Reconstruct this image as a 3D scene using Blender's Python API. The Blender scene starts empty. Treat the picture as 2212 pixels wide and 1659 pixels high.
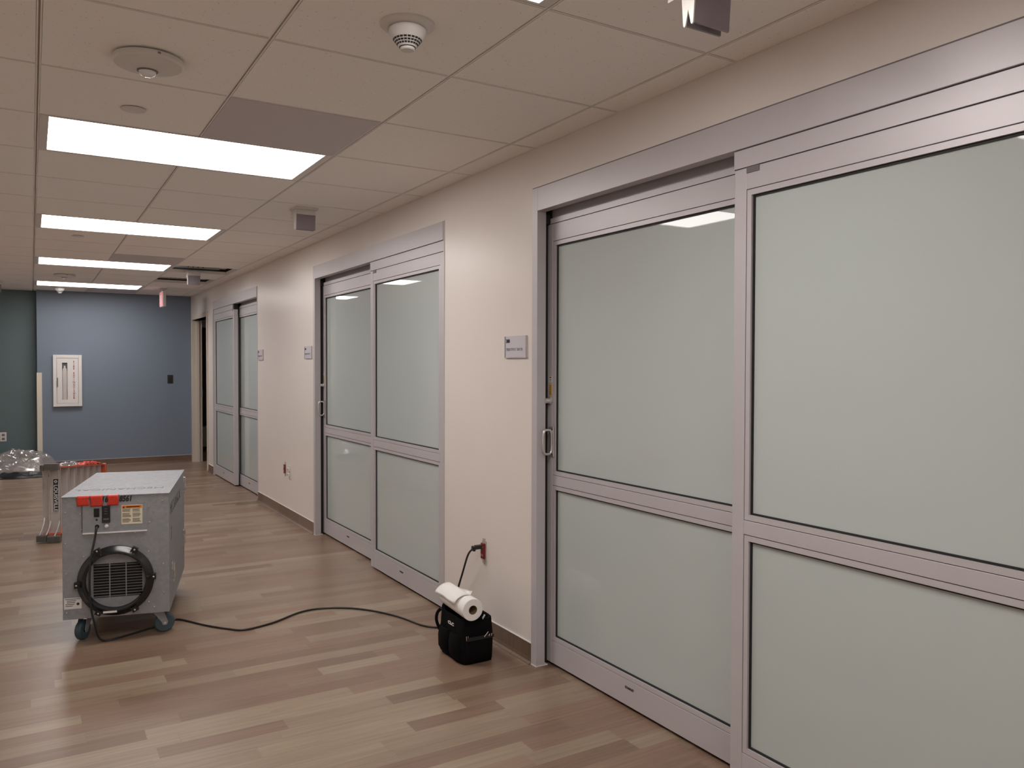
import bpy, bmesh, math, random
from mathutils import Vector, Matrix, noise
random.seed(7)
SC = bpy.context.scene
COL = SC.collection
PI = math.pi

# ------------------------------------------------------------------ camera, world, exposure
CAM_H = 1.39
F_PX, YAW, PITCH, ROLL = 1724.19, 0.542123, -0.022067, 0.002423
cd = bpy.data.cameras.new('camera'); cam = bpy.data.objects.new('camera', cd); COL.objects.link(cam)
cd.sensor_width = 36.0; cd.lens = F_PX / 2212 * 36.0; cd.clip_start = 0.05; cd.clip_end = 100
_fw = Vector((math.sin(YAW) * math.cos(PITCH), math.cos(YAW) * math.cos(PITCH), math.sin(PITCH)))
_r = Vector((math.cos(YAW), -math.sin(YAW), 0)); _u = _r.cross(_fw)
_r2 = math.cos(ROLL) * _r + math.sin(ROLL) * _u; _u2 = -math.sin(ROLL) * _r + math.cos(ROLL) * _u
_m = Matrix.Identity(4)
for i in range(3):
    _m[i][0] = _r2[i]; _m[i][1] = _u2[i]; _m[i][2] = -_fw[i]
_m[2][3] = CAM_H
cam.matrix_world = _m
SC.camera = cam
SC.view_settings.view_transform = 'Standard'; SC.view_settings.look = 'None'
SC.view_settings.gamma = 1.0; SC.view_settings.use_curve_mapping = False
SC.view_settings.exposure = 0.73
LAMP = 7.5                       # strength of the ceiling light lenses
w = bpy.data.worlds.new('world'); SC.world = w; w.use_nodes = True
w.node_tree.nodes['Background'].inputs[0].default_value = (0.02, 0.02, 0.02, 1)
w.node_tree.nodes['Background'].inputs[1].default_value = 0.0

# ------------------------------------------------------------------ room numbers (metres)
W = 1.994          # face of the right wall
CEIL = 2.393
G = 0.61           # ceiling module
GX0, GY0 = 0.0294, 1.8848   # grid node (column 0, row 0)
YE, YT = 12.35, 12.52       # end wall, recessed end wall on the left
XL, YB = -1.7, -4.0         # unseen walls: left one set close to bounce light, back one

# ------------------------------------------------------------------ materials
def S2L(c): return tuple(((v / 255) / 12.92 if v / 255 <= 0.04045 else ((v / 255 + 0.055) / 1.055) ** 2.4) for v in c)
def mat(name, col, rough=0.5, metal=0.0, noise_amt=0.0, noise_scale=20, bump=0.0, bump_scale=200, coat=0.0, spec=0.5, coat_rough=0.03):
    m = bpy.data.materials.new(name); m.use_nodes = True
    nt = m.node_tree; b = nt.nodes['Principled BSDF']
    c = tuple(col) + (1,)
    b.inputs['Base Color'].default_value = c
    b.inputs['Roughness'].default_value = rough; b.inputs['Metallic'].default_value = metal
    b.inputs['Coat Weight'].default_value = coat; b.inputs['Coat Roughness'].default_value = coat_rough
    b.inputs['Specular IOR Level'].default_value = spec
    tc = nt.nodes.new('ShaderNodeTexCoord')
    n = nt.nodes.new('ShaderNodeTexNoise'); n.inputs['Scale'].default_value = noise_scale; n.inputs['Detail'].default_value = 4
    nt.links.new(tc.outputs['Object'], n.inputs['Vector'])
    if noise_amt > 0:
        mx = nt.nodes.new('ShaderNodeMix'); mx.data_type = 'RGBA'
        mx.inputs[6].default_value = tuple(v * (1 - noise_amt) for v in col) + (1,)
        mx.inputs[7].default_value = tuple(min(1, v * (1 + noise_amt)) for v in col) + (1,)
        nt.links.new(n.outputs['Fac'], mx.inputs[0]); nt.links.new(mx.outputs[2], b.inputs['Base Color'])
    if bump > 0:
        n2 = nt.nodes.new('ShaderNodeTexNoise'); n2.inputs['Scale'].default_value = bump_scale
        nt.links.new(tc.outputs['Object'], n2.inputs['Vector'])
        bp = nt.nodes.new('ShaderNodeBump'); bp.inputs['Strength'].default_value = bump; bp.inputs['Distance'].default_value = 0.002
        nt.links.new(n2.outputs['Fac'], bp.inputs['Height']); nt.links.new(bp.outputs['Normal'], b.inputs['Normal'])
    return m
def emit(name, col, s):
    m = bpy.data.materials.new(name); m.use_nodes = True; nt = m.node_tree
    b = nt.nodes['Principled BSDF']; b.inputs['Base Color'].default_value = tuple(col) + (1,)
    b.inputs['Emission Color'].default_value = tuple(col) + (1,); b.inputs['Emission Strength'].default_value = s
    return m
M = {}
M['wall'] = mat('cream_paint', (0.73, 0.67, 0.625), 0.31, bump=0.12, bump_scale=160, noise_amt=0.015, noise_scale=3)
M['wall_left'] = mat('white_bounce_paint', (0.84, 0.80, 0.76), 0.5, bump=0.12, bump_scale=160)  # whitened so the unseen left wall bounces more light
M['blue'] = mat('blue_paint', (0.165, 0.202, 0.26), 0.5, bump=0.12, bump_scale=160, noise_amt=0.03, noise_scale=3)
M['teal'] = mat('teal_paint', (0.10, 0.145, 0.15), 0.5, bump=0.12, bump_scale=160)
M['alu'] = mat('clear_anodised_aluminium', (0.53, 0.50, 0.515), 0.40, metal=0.2, noise_amt=0.03, noise_scale=6)
M['alu_dark'] = mat('dark_grey_plate', (0.16, 0.14, 0.145), 0.5)
M['gasket'] = mat('black_rubber_and_gap_shade', (0.008, 0.008, 0.008), 0.6)
M['white'] = mat('white_enamel', (0.70, 0.67, 0.65), 0.4)
M['plastic_white'] = mat('white_plastic', (0.66, 0.62, 0.58), 0.35)
M['chrome'] = mat('satin_steel', (0.62, 0.60, 0.59), 0.3, metal=0.8)
M['steel'] = mat('bright_steel', (0.75, 0.74, 0.72), 0.22, metal=1.0)
M['grey_tile'] = mat('grey_panel', (0.56, 0.52, 0.53), 0.6, noise_amt=0.03, noise_scale=8)
M['black'] = mat('black_plastic', (0.012, 0.012, 0.013), 0.35)
M['black_gloss'] = mat('glossy_black_plastic', (0.010, 0.010, 0.011), 0.22)
M['fabric'] = mat('black_nylon', (0.0035, 0.0035, 0.004), 0.9, spec=0.12, bump=0.6, bump_scale=500)
M['paper'] = mat('paper_towel', (0.85, 0.83, 0.81), 0.9, bump=0.5, bump_scale=90)
M['card'] = mat('brown_cardboard', (0.20, 0.12, 0.06), 0.9)
M['red'] = mat('red_receptacle', (0.17, 0.012, 0.010), 0.35)
M['tape'] = mat('red_tape', (0.56, 0.035, 0.018), 0.35, noise_amt=0.12, noise_scale=30, bump=0.5, bump_scale=60)
M['orange'] = mat('orange_fibreglass', (0.52, 0.10, 0.045), 0.5, noise_amt=0.15, noise_scale=30)
M['lad_alu'] = mat('worn_aluminium', (0.50, 0.465, 0.445), 0.42, metal=0.25, noise_amt=0.12, noise_scale=14)
M['rubber_grey'] = mat('grey_rubber', (0.13, 0.115, 0.105), 0.8)
M['yellow'] = mat('yellow_label', (0.62, 0.36, 0.05), 0.5)
M['orange_lbl'] = mat('orange_label', (0.70, 0.20, 0.02), 0.5)
M['cream_lbl'] = mat('cream_label', (0.72, 0.66, 0.50), 0.5)
M['lbl_white'] = mat('white_label', (0.72, 0.71, 0.70), 0.5)
M['ink'] = mat('black_ink', (0.015, 0.014, 0.014), 0.5)
M['ink_sign'] = mat('sign_grey_ink', (0.20, 0.20, 0.21), 0.5)
M['ink_grey'] = mat('grey_ink', (0.10, 0.10, 0.105), 0.5)
M['ink_stencil'] = mat('faded_stencil', (0.10, 0.105, 0.11), 0.55)
M['ink_red'] = mat('red_ink', (0.30, 0.05, 0.045), 0.5)
M['sign'] = mat('lilac_grey_sign_face', (0.55, 0.52, 0.57), 0.4)
M['tyre'] = mat('blue_grey_rubber', (0.045, 0.075, 0.09), 0.5)
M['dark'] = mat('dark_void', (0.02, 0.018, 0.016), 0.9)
M['wood_dark'] = mat('dark_wood', (0.035, 0.018, 0.012), 0.4, noise_amt=0.3, noise_scale=5)
M['cream_guard'] = mat('cream_vinyl', (0.66, 0.60, 0.50), 0.45)
M['door_cream'] = mat('cream_door_paint', (0.60, 0.53, 0.46), 0.4)
M['lamp'] = emit('light_lens', (1.0, 0.955, 0.93), LAMP)
M['exit_red'] = emit('exit_face', (0.58, 0.22, 0.24), 0.08)
M['lamp_off'] = mat('unlit_lens', (0.62, 0.61, 0.60), 0.25)
M['exit_white'] = mat('exit_housing', (0.62, 0.56, 0.58), 0.4)
M['clear'] = mat('clear_dome', (0.75, 0.74, 0.73), 0.1, coat=1.0)

def galv():
    m = mat('galvanised_steel', (0.40, 0.405, 0.415), 0.6, metal=0.3, spec=0.3)
    nt = m.node_tree; b = nt.nodes['Principled BSDF']; tc = [n for n in nt.nodes if n.type == 'TEX_COORD'][0]
    v = nt.nodes.new('ShaderNodeTexVoronoi'); v.inputs['Scale'].default_value = 55
    nt.links.new(tc.outputs['Object'], v.inputs['Vector'])
    bw = nt.nodes.new('ShaderNodeRGBToBW'); nt.links.new(v.outputs['Color'], bw.inputs[0])
    mx = nt.nodes.new('ShaderNodeMix'); mx.data_type = 'RGBA'
    mx.inputs[6].default_value = (0.265, 0.275, 0.29, 1); mx.inputs[7].default_value = (0.32, 0.33, 0.35, 1)
    nt.links.new(bw.outputs[0], mx.inputs[0]); nt.links.new(mx.outputs[2], b.inputs['Base Color'])
    return m
M['galv'] = galv()

def frosted():
    m = mat('frosted_glass', (0.475, 0.525, 0.51), 0.55, coat=1.0, spec=0.15, coat_rough=0.004, noise_amt=0.02, noise_scale=2)
    m.node_tree.nodes['Principled BSDF'].inputs['Coat IOR'].default_value = 1.52
    return m
M['glass'] = frosted()

def tile_mat():
    m = mat('mineral_fibre_tile', (0.80, 0.73, 0.67), 0.9)
    nt = m.node_tree; b = nt.nodes['Principled BSDF']; tc = [n for n in nt.nodes if n.type == 'TEX_COORD'][0]
    v = nt.nodes.new('ShaderNodeTexVoronoi'); v.inputs['Scale'].default_value = 75; v.inputs['Randomness'].default_value = 1
    nt.links.new(tc.outputs['Object'], v.inputs['Vector'])
    n = nt.nodes.new('ShaderNodeTexNoise'); n.inputs['Scale'].default_value = 38; n.inputs['Detail'].default_value = 3
    nt.links.new(tc.outputs['Object'], n.inputs['Vector'])
    mr = nt.nodes.new('ShaderNodeMapRange'); mr.inputs[1].default_value = 0.50; mr.inputs[2].default_value = 0.60
    mr.inputs[3].default_value = 0.0; mr.inputs[4].default_value = 0.17
    nt.links.new(n.outputs['Fac'], mr.inputs[0])
    lt = nt.nodes.new('ShaderNodeMath'); lt.operation = 'LESS_THAN'
    nt.links.new(v.outputs['Distance'], lt.inputs[0]); nt.links.new(mr.outputs[0], lt.inputs[1])
    n2 = nt.nodes.new('ShaderNodeTexNoise'); n2.inputs['Scale'].default_value = 160; n2.inputs['Detail'].default_value = 2
    nt.links.new(tc.outputs['Object'], n2.inputs['Vector'])
    m0 = nt.nodes.new('ShaderNodeMix'); m0.data_type = 'RGBA'
    m0.inputs[6].default_value = (0.86, 0.82, 0.78, 1); m0.inputs[7].default_value = (0.92, 0.88, 0.84, 1)
    nt.links.new(n2.outputs['Fac'], m0.inputs[0])
    mx = nt.nodes.new('ShaderNodeMix'); mx.data_type = 'RGBA'
    nt.links.new(m0.outputs[2], mx.inputs[6]); mx.inputs[7].default_value = (0.62, 0.56, 0.52, 1)
    nt.links.new(lt.outputs[0], mx.inputs[0]); nt.links.new(mx.outputs[2], b.inputs['Base Color'])
    return m
M['tile'] = tile_mat()
M['grid'] = mat('ceiling_grid_paint', (0.82, 0.77, 0.73), 0.5)

def planks(name, light, dark, pink, wid=0.0905, y0=3.577, rough=0.33, swap=False, vertical=False):
    m = bpy.data.materials.new(name); m.use_nodes = True; nt = m.node_tree; N = nt.nodes; L = nt.links
    b = N['Principled BSDF']
    tc = N.new('ShaderNodeTexCoord'); sp = N.new('ShaderNodeSeparateXYZ'); L.new(tc.outputs['Object'], sp.inputs[0])
    def math_(op, a, c=None, d=None):
        n = N.new('ShaderNodeMath'); n.operation = op
        for k, v in enumerate((a, c, d)):
            if v is None: continue
            if isinstance(v, (int, float)): n.inputs[k].default_value = v
            else: L.new(v, n.inputs[k])
        return n.outputs[0]
    X, Y = (sp.outputs[0], sp.outputs[1]) if not swap else (sp.outputs[1], sp.outputs[0])
    if vertical: X, Y = sp.outputs[2], sp.outputs[1]
    yy = math_('DIVIDE', math_('SUBTRACT', Y, y0), wid)
    row = math_('FLOOR', yy); fy = math_('FRACT', yy)
    wn = N.new('ShaderNodeTexWhiteNoise'); wn.noise_dimensions = '1D'; L.new(row, wn.inputs['W'])
    # two plank lengths interleaved per row so that ends fall irregularly
    xo = math_('ADD', X, math_('MULTIPLY', wn.outputs['Value'], 7.3))
    ln = math_('ADD', 0.46, math_('MULTIPLY', wn.outputs['Value'], 0.38))
    wob = math_('MULTIPLY', math_('SINE', math_('ADD', math_('MULTIPLY', xo, 3.1), math_('MULTIPLY', row, 2.4))), 0.22)
    u = math_('DIVIDE', math_('ADD', xo, wob), ln)
    colm = math_('FLOOR', u); fu = math_('FRACT', u)
    cv = N.new('ShaderNodeCombineXYZ'); L.new(colm, cv.inputs[0]); L.new(row, cv.inputs[1])
    wn2 = N.new('ShaderNodeTexWhiteNoise'); wn2.noise_dimensions = '2D'; L.new(cv.outputs[0], wn2.inputs['Vector'])
    ramp = N.new('ShaderNodeValToRGB'); e = ramp.color_ramp.elements
    e[0].position = 0; e[0].color = dark + (1,); e[1].position = 1; e[1].color = light + (1,)
    for p, c in ((0.33, pink), (0.62, tuple((a + q) / 2 for a, q in zip(light, dark)))):
        el = e.new(p); el.color = tuple(c) + (1,)
    L.new(wn2.outputs['Value'], ramp.inputs[0])
    mp = N.new('ShaderNodeMapping'); mp.inputs['Scale'].default_value = (1.6, 42, 1.6) if not (swap) else (42, 1.6, 1.6)
    if vertical: mp.inputs['Scale'].default_value = (1.6, 60, 2)
    L.new(tc.outputs['Object'], mp.inputs[0])
    ad = N.new('ShaderNodeVectorMath'); ad.operation = 'ADD'; L.new(mp.outputs[0], ad.inputs[0]); L.new(wn2.outputs['Color'], ad.inputs[1])
    gn = N.new('ShaderNodeTexNoise'); gn.inputs['Scale'].default_value = 1.7; gn.inputs['Detail'].default_value = 6; gn.inputs['Roughness'].default_value = 0.62
    gn.inputs['Distortion'].default_value = 0.4
    L.new(ad.outputs[0], gn.inputs['Vector'])
    g = N.new('ShaderNodeMapRange'); g.inputs[1].default_value = 0.3; g.inputs[2].default_value = 0.7; g.inputs[3].default_value = 0.80; g.inputs[4].default_value = 1.17
    L.new(gn.outputs['Fac'], g.inputs[0])
    # broad variation along the plank
    gn2 = N.new('ShaderNodeTexNoise'); gn2.inputs['Scale'].default_value = 2.2; gn2.inputs['Detail'].default_value = 2
    L.new(tc.outputs['Object'], gn2.inputs['Vector'])
    g2 = math_('ADD', 0.90, math_('MULTIPLY', gn2.outputs['Fac'], 0.20))
    edge = math_('MULTIPLY', math_('GREATER_THAN', fy, 0.018), math_('GREATER_THAN', fu, 0.0025))
    eg = math_('ADD', 0.86, math_('MULTIPLY', edge, 0.14))
    tot = math_('MULTIPLY', math_('MULTIPLY', g.outputs[0], g2), eg)
    vm = N.new('ShaderNodeVectorMath'); vm.operation = 'SCALE'; L.new(ramp.outputs[0], vm.inputs[0]); L.new(tot, vm.inputs['Scale'])
    L.new(vm.outputs[0], b.inputs['Base Color'])
    b.inputs['Specular IOR Level'].default_value = 0.55
    rr = math_('ADD', rough - 0.04, math_('MULTIPLY', gn.outputs['Fac'], 0.10)); L.new(rr, b.inputs['Roughness'])
    bp = N.new('ShaderNodeBump'); bp.inputs['Strength'].default_value = 0.06; bp.inputs['Distance'].default_value = 0.001
    L.new(gn.outputs['Fac'], bp.inputs['Height']); L.new(bp.outputs[0], b.inputs['Normal'])
    return m
M['floor'] = planks('wood_look_vinyl_planks', (0.305, 0.230, 0.162), (0.190, 0.119, 0.080), (0.235, 0.147, 0.102))
M['base'] = planks('wood_look_vinyl_base', (0.19, 0.125, 0.085), (0.12, 0.075, 0.05), (0.15, 0.09, 0.065), wid=0.31, y0=0.1, vertical=True)

def film_mat():
    m = bpy.data.materials.new('clear_plastic_film'); m.use_nodes = True; nt = m.node_tree; N = nt.nodes; L = nt.links
    for n in list(N):
        if n.type != 'OUTPUT_MATERIAL': N.remove(n)
    out = [n for n in N if n.type == 'OUTPUT_MATERIAL'][0]
    tr = N.new('ShaderNodeBsdfTransparent'); tr.inputs[0].default_value = (0.93, 0.92, 0.92, 1)
    gl = N.new('ShaderNodeBsdfGlossy'); gl.inputs['Roughness'].default_value = 0.13; gl.inputs[0].default_value = (0.9, 0.88, 0.88, 1)
    df = N.new('ShaderNodeBsdfTranslucent'); df.inputs[0].default_value = (0.72, 0.68, 0.66, 1)
    d2 = N.new('ShaderNodeBsdfDiffuse'); d2.inputs[0].default_value = (0.72, 0.68, 0.66, 1)
    lw = N.new('ShaderNodeLayerWeight'); lw.inputs[0].default_value = 0.35
    a = N.new('ShaderNodeMixShader'); a.inputs[0].default_value = 0.5; L.new(df.outputs[0], a.inputs[1]); L.new(d2.outputs[0], a.inputs[2])
    b = N.new('ShaderNodeMixShader'); b.inputs[0].default_value = 0.34; L.new(tr.outputs[0], b.inputs[1]); L.new(a.outputs[0], b.inputs[2])
    c = N.new('ShaderNodeMixShader'); mm = N.new('ShaderNodeMath'); mm.operation = 'MULTIPLY_ADD'; mm.inputs[1].default_value = 0.45; mm.inputs[2].default_value = 0.08
    L.new(lw.outputs['Facing'], mm.inputs[0]); L.new(mm.outputs[0], c.inputs[0])
    L.new(b.outputs[0], c.inputs[1]); L.new(gl.outputs[0], c.inputs[2]); L.new(c.outputs[0], out.inputs[0])
    return m
M['film'] = film_mat()
def lens_mat():
    m = mat('lilac_translucent_lens', (0.28, 0.24, 0.27), 0.25)
    b = m.node_tree.nodes['Principled BSDF']; b.inputs['Alpha'].default_value = 0.86
    return m
M['lens'] = lens_mat()
M['black_film'] = mat('black_plastic_sheet', (0.01, 0.01, 0.012), 0.4, bump=1.0, bump_scale=25)
M['bag_white'] = mat('white_plastic_sheet', (0.68, 0.65, 0.63), 0.4, bump=0.6, bump_scale=20)

# ------------------------------------------------------------------ mesh helpers
class MB:
    def __init__(s): s.bm = bmesh.new()
    def box(s, x0, x1, y0, y1, z0, z1):
        v = [s.bm.verts.new(p) for p in ((x0, y0, z0), (x1, y0, z0), (x1, y1, z0), (x0, y1, z0), (x0, y0, z1), (x1, y0, z1), (x1, y1, z1), (x0, y1, z1))]
        for f in ((0, 3, 2, 1), (4, 5, 6, 7), (0, 1, 5, 4), (1, 2, 6, 5), (2, 3, 7, 6), (3, 0, 4, 7)):
            s.bm.faces.new([v[i] for i in f])
        return s
    def prism(s, pts, axis, a, b):
        """extrude a 2-D outline along an axis; pts are in the other two axes, in xyz order"""
        def P(p, h):
            q = list(p); q.insert(axis, h); return q
        A = [s.bm.verts.new(P(p, a)) for p in pts]; B = [s.bm.verts.new(P(p, b)) for p in pts]
        s.bm.faces.new(A); s.bm.faces.new(B[::-1])
        for i in range(len(pts)):
            j = (i + 1) % len(pts); s.bm.faces.new((A[j], A[i], B[i], B[j]))
        return s
    def lathe(s, prof, c=(0, 0, 0), axis=2, n=32, ang=2 * PI):
        rings = []
        for r, h in prof:
            ring = []
            for k in range(n):
                t = ang * k / n; a, b = r * math.cos(t), r * math.sin(t)
                p = [a, b]; p.insert(axis, h)
                if axis == 1: p = [a, h, b]
                if axis == 0: p = [h, a, b]
                ring.append(s.bm.verts.new((p[0] + c[0], p[1] + c[1], p[2] + c[2])))
            rings.append(ring)
        for a, b in zip(rings, rings[1:]):
            for k in range(n): s.bm.faces.new((a[k], a[(k + 1) % n], b[(k + 1) % n], b[k]))
        if prof[0][0] > 1e-5 and prof[0] != prof[-1]: s.bm.faces.new(rings[0])
        if prof[-1][0] > 1e-5 and prof[0] != prof[-1]: s.bm.faces.new(rings[-1][::-1])
        return s
    def tube(s, pts, r, n=10, closed=False):
        pts = [Vector(p) for p in pts]; rings = []; up = Vector((0, 0, 1)); prev = None
        m = len(pts)
        for i, p in enumerate(pts):
            if closed: t = (pts[(i + 1) % m] - pts[i - 1]).normalized()
            else: t = (pts[min(i + 1, m - 1)] - pts[max(i - 1, 0)]).normalized()
            if prev is None:
                a = t.cross(up) if abs(t.z) < 0.9 else t.cross(Vector((1, 0, 0)))
            else: a = prev - t * prev.dot(t)
            a.normalize(); b = t.cross(a); prev = a
            rr = r[i] if isinstance(r, (list, tuple)) else r
            rings.append([s.bm.verts.new(p + rr * (math.cos(2 * PI * k / n) * a + math.sin(2 * PI * k / n) * b)) for k in range(n)])
        pairs = list(zip(rings, rings[1:])) + ([(rings[-1], rings[0])] if closed else [])
        for A, B in pairs:
            for k in range(n): s.bm.faces.new((A[k], A[(k + 1) % n], B[(k + 1) % n], B[k]))
        if not closed:
            s.bm.faces.new(rings[0]); s.bm.faces.new(rings[-1][::-1])
        return s
    def build(s, name, m, parent=None, smooth=False, bevel=0, loc=None, local=False, subsurf=0, solid=0, angle=40):
        base = Vector((0, 0, 0))
        if parent is not None and not local:
            base = world_loc(parent)
        if loc is not None and parent is None: base = Vector(loc)
        if parent is None or not local:
            if base.length > 0: bmesh.ops.translate(s.bm, verts=s.bm.verts, vec=-base)
        bmesh.ops.recalc_face_normals(s.bm, faces=s.bm.faces)
        me = bpy.data.meshes.new(name); s.bm.to_mesh(me); s.bm.free()
        if smooth:
            me.shade_smooth()
            me.set_sharp_from_angle(angle=math.radians(angle))
        me.materials.append(m)
        o = bpy.data.objects.new(name, me); COL.objects.link(o)
        if parent is not None: o.parent = parent
        elif loc is not None: o.location = loc
        if solid:
            md = o.modifiers.new('solid', 'SOLIDIFY'); md.thickness = solid; md.offset = 0
        if bevel:
            md = o.modifiers.new('bevel', 'BEVEL'); md.width = bevel; md.segments = 2; md.limit_method = 'ANGLE'
        if subsurf:
            md = o.modifiers.new('sub', 'SUBSURF'); md.levels = subsurf; md.render_levels = subsurf
        return o
def world_loc(o):
    v = Vector((0, 0, 0))
    while o is not None: v += o.location; o = o.parent
    return v
def tag(o, label=None, cat=None, group=None, kind=None):
    if label: o['label'] = label
    if cat: o['category'] = cat
    if group: o['group'] = group
    if kind: o['kind'] = kind
    return o
def thing(name, label, cat, loc=(0, 0, 0), rotz=0, group=None, kind=None):
    o = bpy.data.objects.new(name, None); COL.objects.link(o); o.location = loc; o.rotation_euler = (0, 0, rotz)
    o.empty_display_size = 0.1
    return tag(o, label, cat, group, kind)
def copy_tree(o, loc):
    c = o.copy(); COL.objects.link(c); c.location = loc
    for ch in list(o.children):
        d = ch.copy(); COL.objects.link(d); d.parent = c
        for g in list(ch.children):
            e = g.copy(); COL.objects.link(e); e.parent = d
    return c
def struct(name, mb, m, label=None, cat=None, **k):
    o = mb.build(name, m, **k); o['kind'] = 'structure'
    if label: o['label'] = label
    if cat: o['category'] = cat
    return o
def text(name, body, m, parent, origin, xdir, ydir, size, ext=0.0006, align='LEFT', sx=1.0, local=False, bold=0.0, spacing=1.0):
    """lettering as a mesh child; origin / directions are world (or local to the parent) vectors"""
    cu = bpy.data.curves.new(name, 'FONT'); cu.body = body; cu.size = size; cu.extrude = ext; cu.align_x = align; cu.offset = bold
    cu.space_line = spacing; cu.resolution_u = 3
    t = bpy.data.objects.new(name, cu); COL.objects.link(t)
    bpy.context.view_layer.update()
    me = bpy.data.meshes.new_from_object(t.evaluated_get(bpy.context.evaluated_depsgraph_get()))
    bpy.data.objects.remove(t); bpy.data.curves.remove(cu)
    xd, yd = Vector(xdir).normalized() * sx, Vector(ydir).normalized(); zd = xd.cross(yd).normalized()
    base = Vector((0, 0, 0)) if (local or parent is None) else world_loc(parent)
    mt = Matrix(((xd.x, yd.x, zd.x, origin[0] - base.x), (xd.y, yd.y, zd.y, origin[1] - base.y), (xd.z, yd.z, zd.z, origin[2] - base.z), (0, 0, 0, 1)))
    me.transform(mt); me.materials.clear(); me.materials.append(m); me.name = name
    o = bpy.data.objects.new(name, me); COL.objects.link(o); o.parent = parent
    return o
def smooth_path(pts, n=8):
    P = [Vector(p) for p in pts]; P = [P[0] * 2 - P[1]] + P + [P[-1] * 2 - P[-2]]; out = []
    for i in range(1, len(P) - 2):
        for k in range(n):
            t = k / n; a, b, c, d = P[i - 1], P[i], P[i + 1], P[i + 2]
            out.append(0.5 * ((2 * b) + (c - a) * t + (2 * a - 5 * b + 4 * c - d) * t * t + (3 * b - a - 3 * c + d) * t ** 3))
    out.append(P[-2]); return out

# ------------------------------------------------------------------ floor
struct('floor', MB().box(XL, 4.3, YB, 14.4, -0.1, 0.0), M['floor'], 'brown and tan wood look vinyl plank floor running under the whole corridor', 'floor')

# ------------------------------------------------------------------ right wall: piers and bands round the openings
OPEN = [(0.70, 3.12), (4.045, 6.465), (8.375, 10.705)]
DOOR4 = (11.10, 12.22)
HT = 2.205; WT = 0.12
mb = MB(); edges = [YB] + [v for o in OPEN for v in o] + list(DOOR4) + [YT + 0.2]
for a, b in zip(edges[0::2], edges[1::2]): mb.box(W, W + WT, a, b, 0, CEIL + 0.25)
for a, b in OPEN: mb.box(W, W + WT, a, b, HT, CEIL + 0.25)
mb.box(W, W + WT, DOOR4[0], DOOR4[1], 2.04, CEIL + 0.25)
struct('wall_right', mb, M['wall'], 'cream painted corridor wall holding the frosted glass sliding doors', 'wall')
mb = MB().box(0.067, W, YE, YE + 0.2, 0, CEIL + 0.25)
struct('wall_back', mb, M['blue'], 'slate blue painted wall at the far end of the corridor', 'wall')
struct('wall_back_recess', MB().box(XL, 0.067, YT, YT + 0.2, 0, CEIL + 0.25), M['teal'], 'dark teal painted wall set back at the far left', 'wall')
struct('wall_left', MB().box(XL - 0.2, XL, YB, YT + 0.2, 0, CEIL + 0.25), M['wall_left'], 'white wall on the unseen left side, set close to bounce light', 'wall')
struct('wall_front', MB().box(XL, W + WT, YB - 0.2, YB, 0, CEIL + 0.25), M['wall'], 'cream wall behind the camera', 'wall')

# vinyl base with a small cove
def base_seg(mb, y0, y1):
    mb.prism([(W, 0.0), (W - 0.022, 0.0), (W - 0.020, 0.003), (W - 0.008, 0.010), (W - 0.004, 0.025), (W - 0.004, 0.092), (W, 0.094)], 1, y0, y1)
mb = MB()
for a, b in ((3.12, 4.045), (6.465, 8.375), (10.705, 11.05)): base_seg(mb, a, b)
struct('baseboard_right', mb, M['base'], 'brown wood look vinyl base along the cream wall', 'baseboard')
mb = MB(); mb.prism([(YE, 0.0), (YE - 0.022, 0.0), (YE - 0.008, 0.010), (YE - 0.004, 0.025), (YE - 0.004, 0.092), (YE, 0.094)], 0, 0.067, W)
struct('baseboard_back', mb, M['base'], 'brown vinyl base along the blue end wall', 'baseboard')
# pale sealant bead over the base
mb = MB()
for a, b in ((3.12, 4.045), (6.465, 8.375), (10.705, 11.05)): mb.box(W - 0.006, W, a, b, 0.0942, 0.0975)
mb.box(0.067, W - 0.006, YE - 0.006, YE, 0.0942, 0.098)
struct('trim_1', mb, M['white'], 'thin pale sealant line on top of the brown base', 'trim')

# ------------------------------------------------------------------ ceiling
cx = [GX0 + G * i for i in range(-7, 4)]          # tee lines
ry = [GY0 + G * j for j in range(-10, 19)]
xs = [XL] + cx + [W]; ys = [YB] + ry
ys = [y for y in ys if y < YT - 0.05] + [YT]
def cell(ix, j): # column index i (between tee i and i+1), row j
    return (GX0 + G * ix, GX0 + G * (ix + 1), GY0 + G * j, GY0 + G * (j + 1))
LIGHT_ROWS = [-9, -5, -1, 3, 7, 11, 15]
GREY = [(1, 2), (1, 10), (1, 16)]
HOLES = [(2, 11), (2, 13)]
def col_of(x): return round((x - GX0) / G)
tiles = MB(); rv = 0.0085
for a, b in zip(xs, xs[1:]):
    for c, d in zip(ys, ys[1:]):
        i = math.floor((((a + b) / 2) - GX0) / G); j = math.floor((((c + d) / 2) - GY0) / G)
        if j in LIGHT_ROWS and i in (0, 1): continue
        if (i, j) in GREY or (i, j) in HOLES: continue
        if i == 3: i = 3
        x0, x1, y0, y1 = a + rv, b - (rv if b < W else 0.001), c + rv, d - (rv if d < YT else 0)
        if i == 3: x1 = W - 0.001
        tiles.box(x0, x1, y0, y1, CEIL - 0.0015, CEIL + 0.014)
struct('ceiling', tiles, M['tile'], 'suspended ceiling of pitted beige tiles in a narrow slotted grid', 'ceiling')
CE = bpy.data.objects['ceiling']
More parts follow.
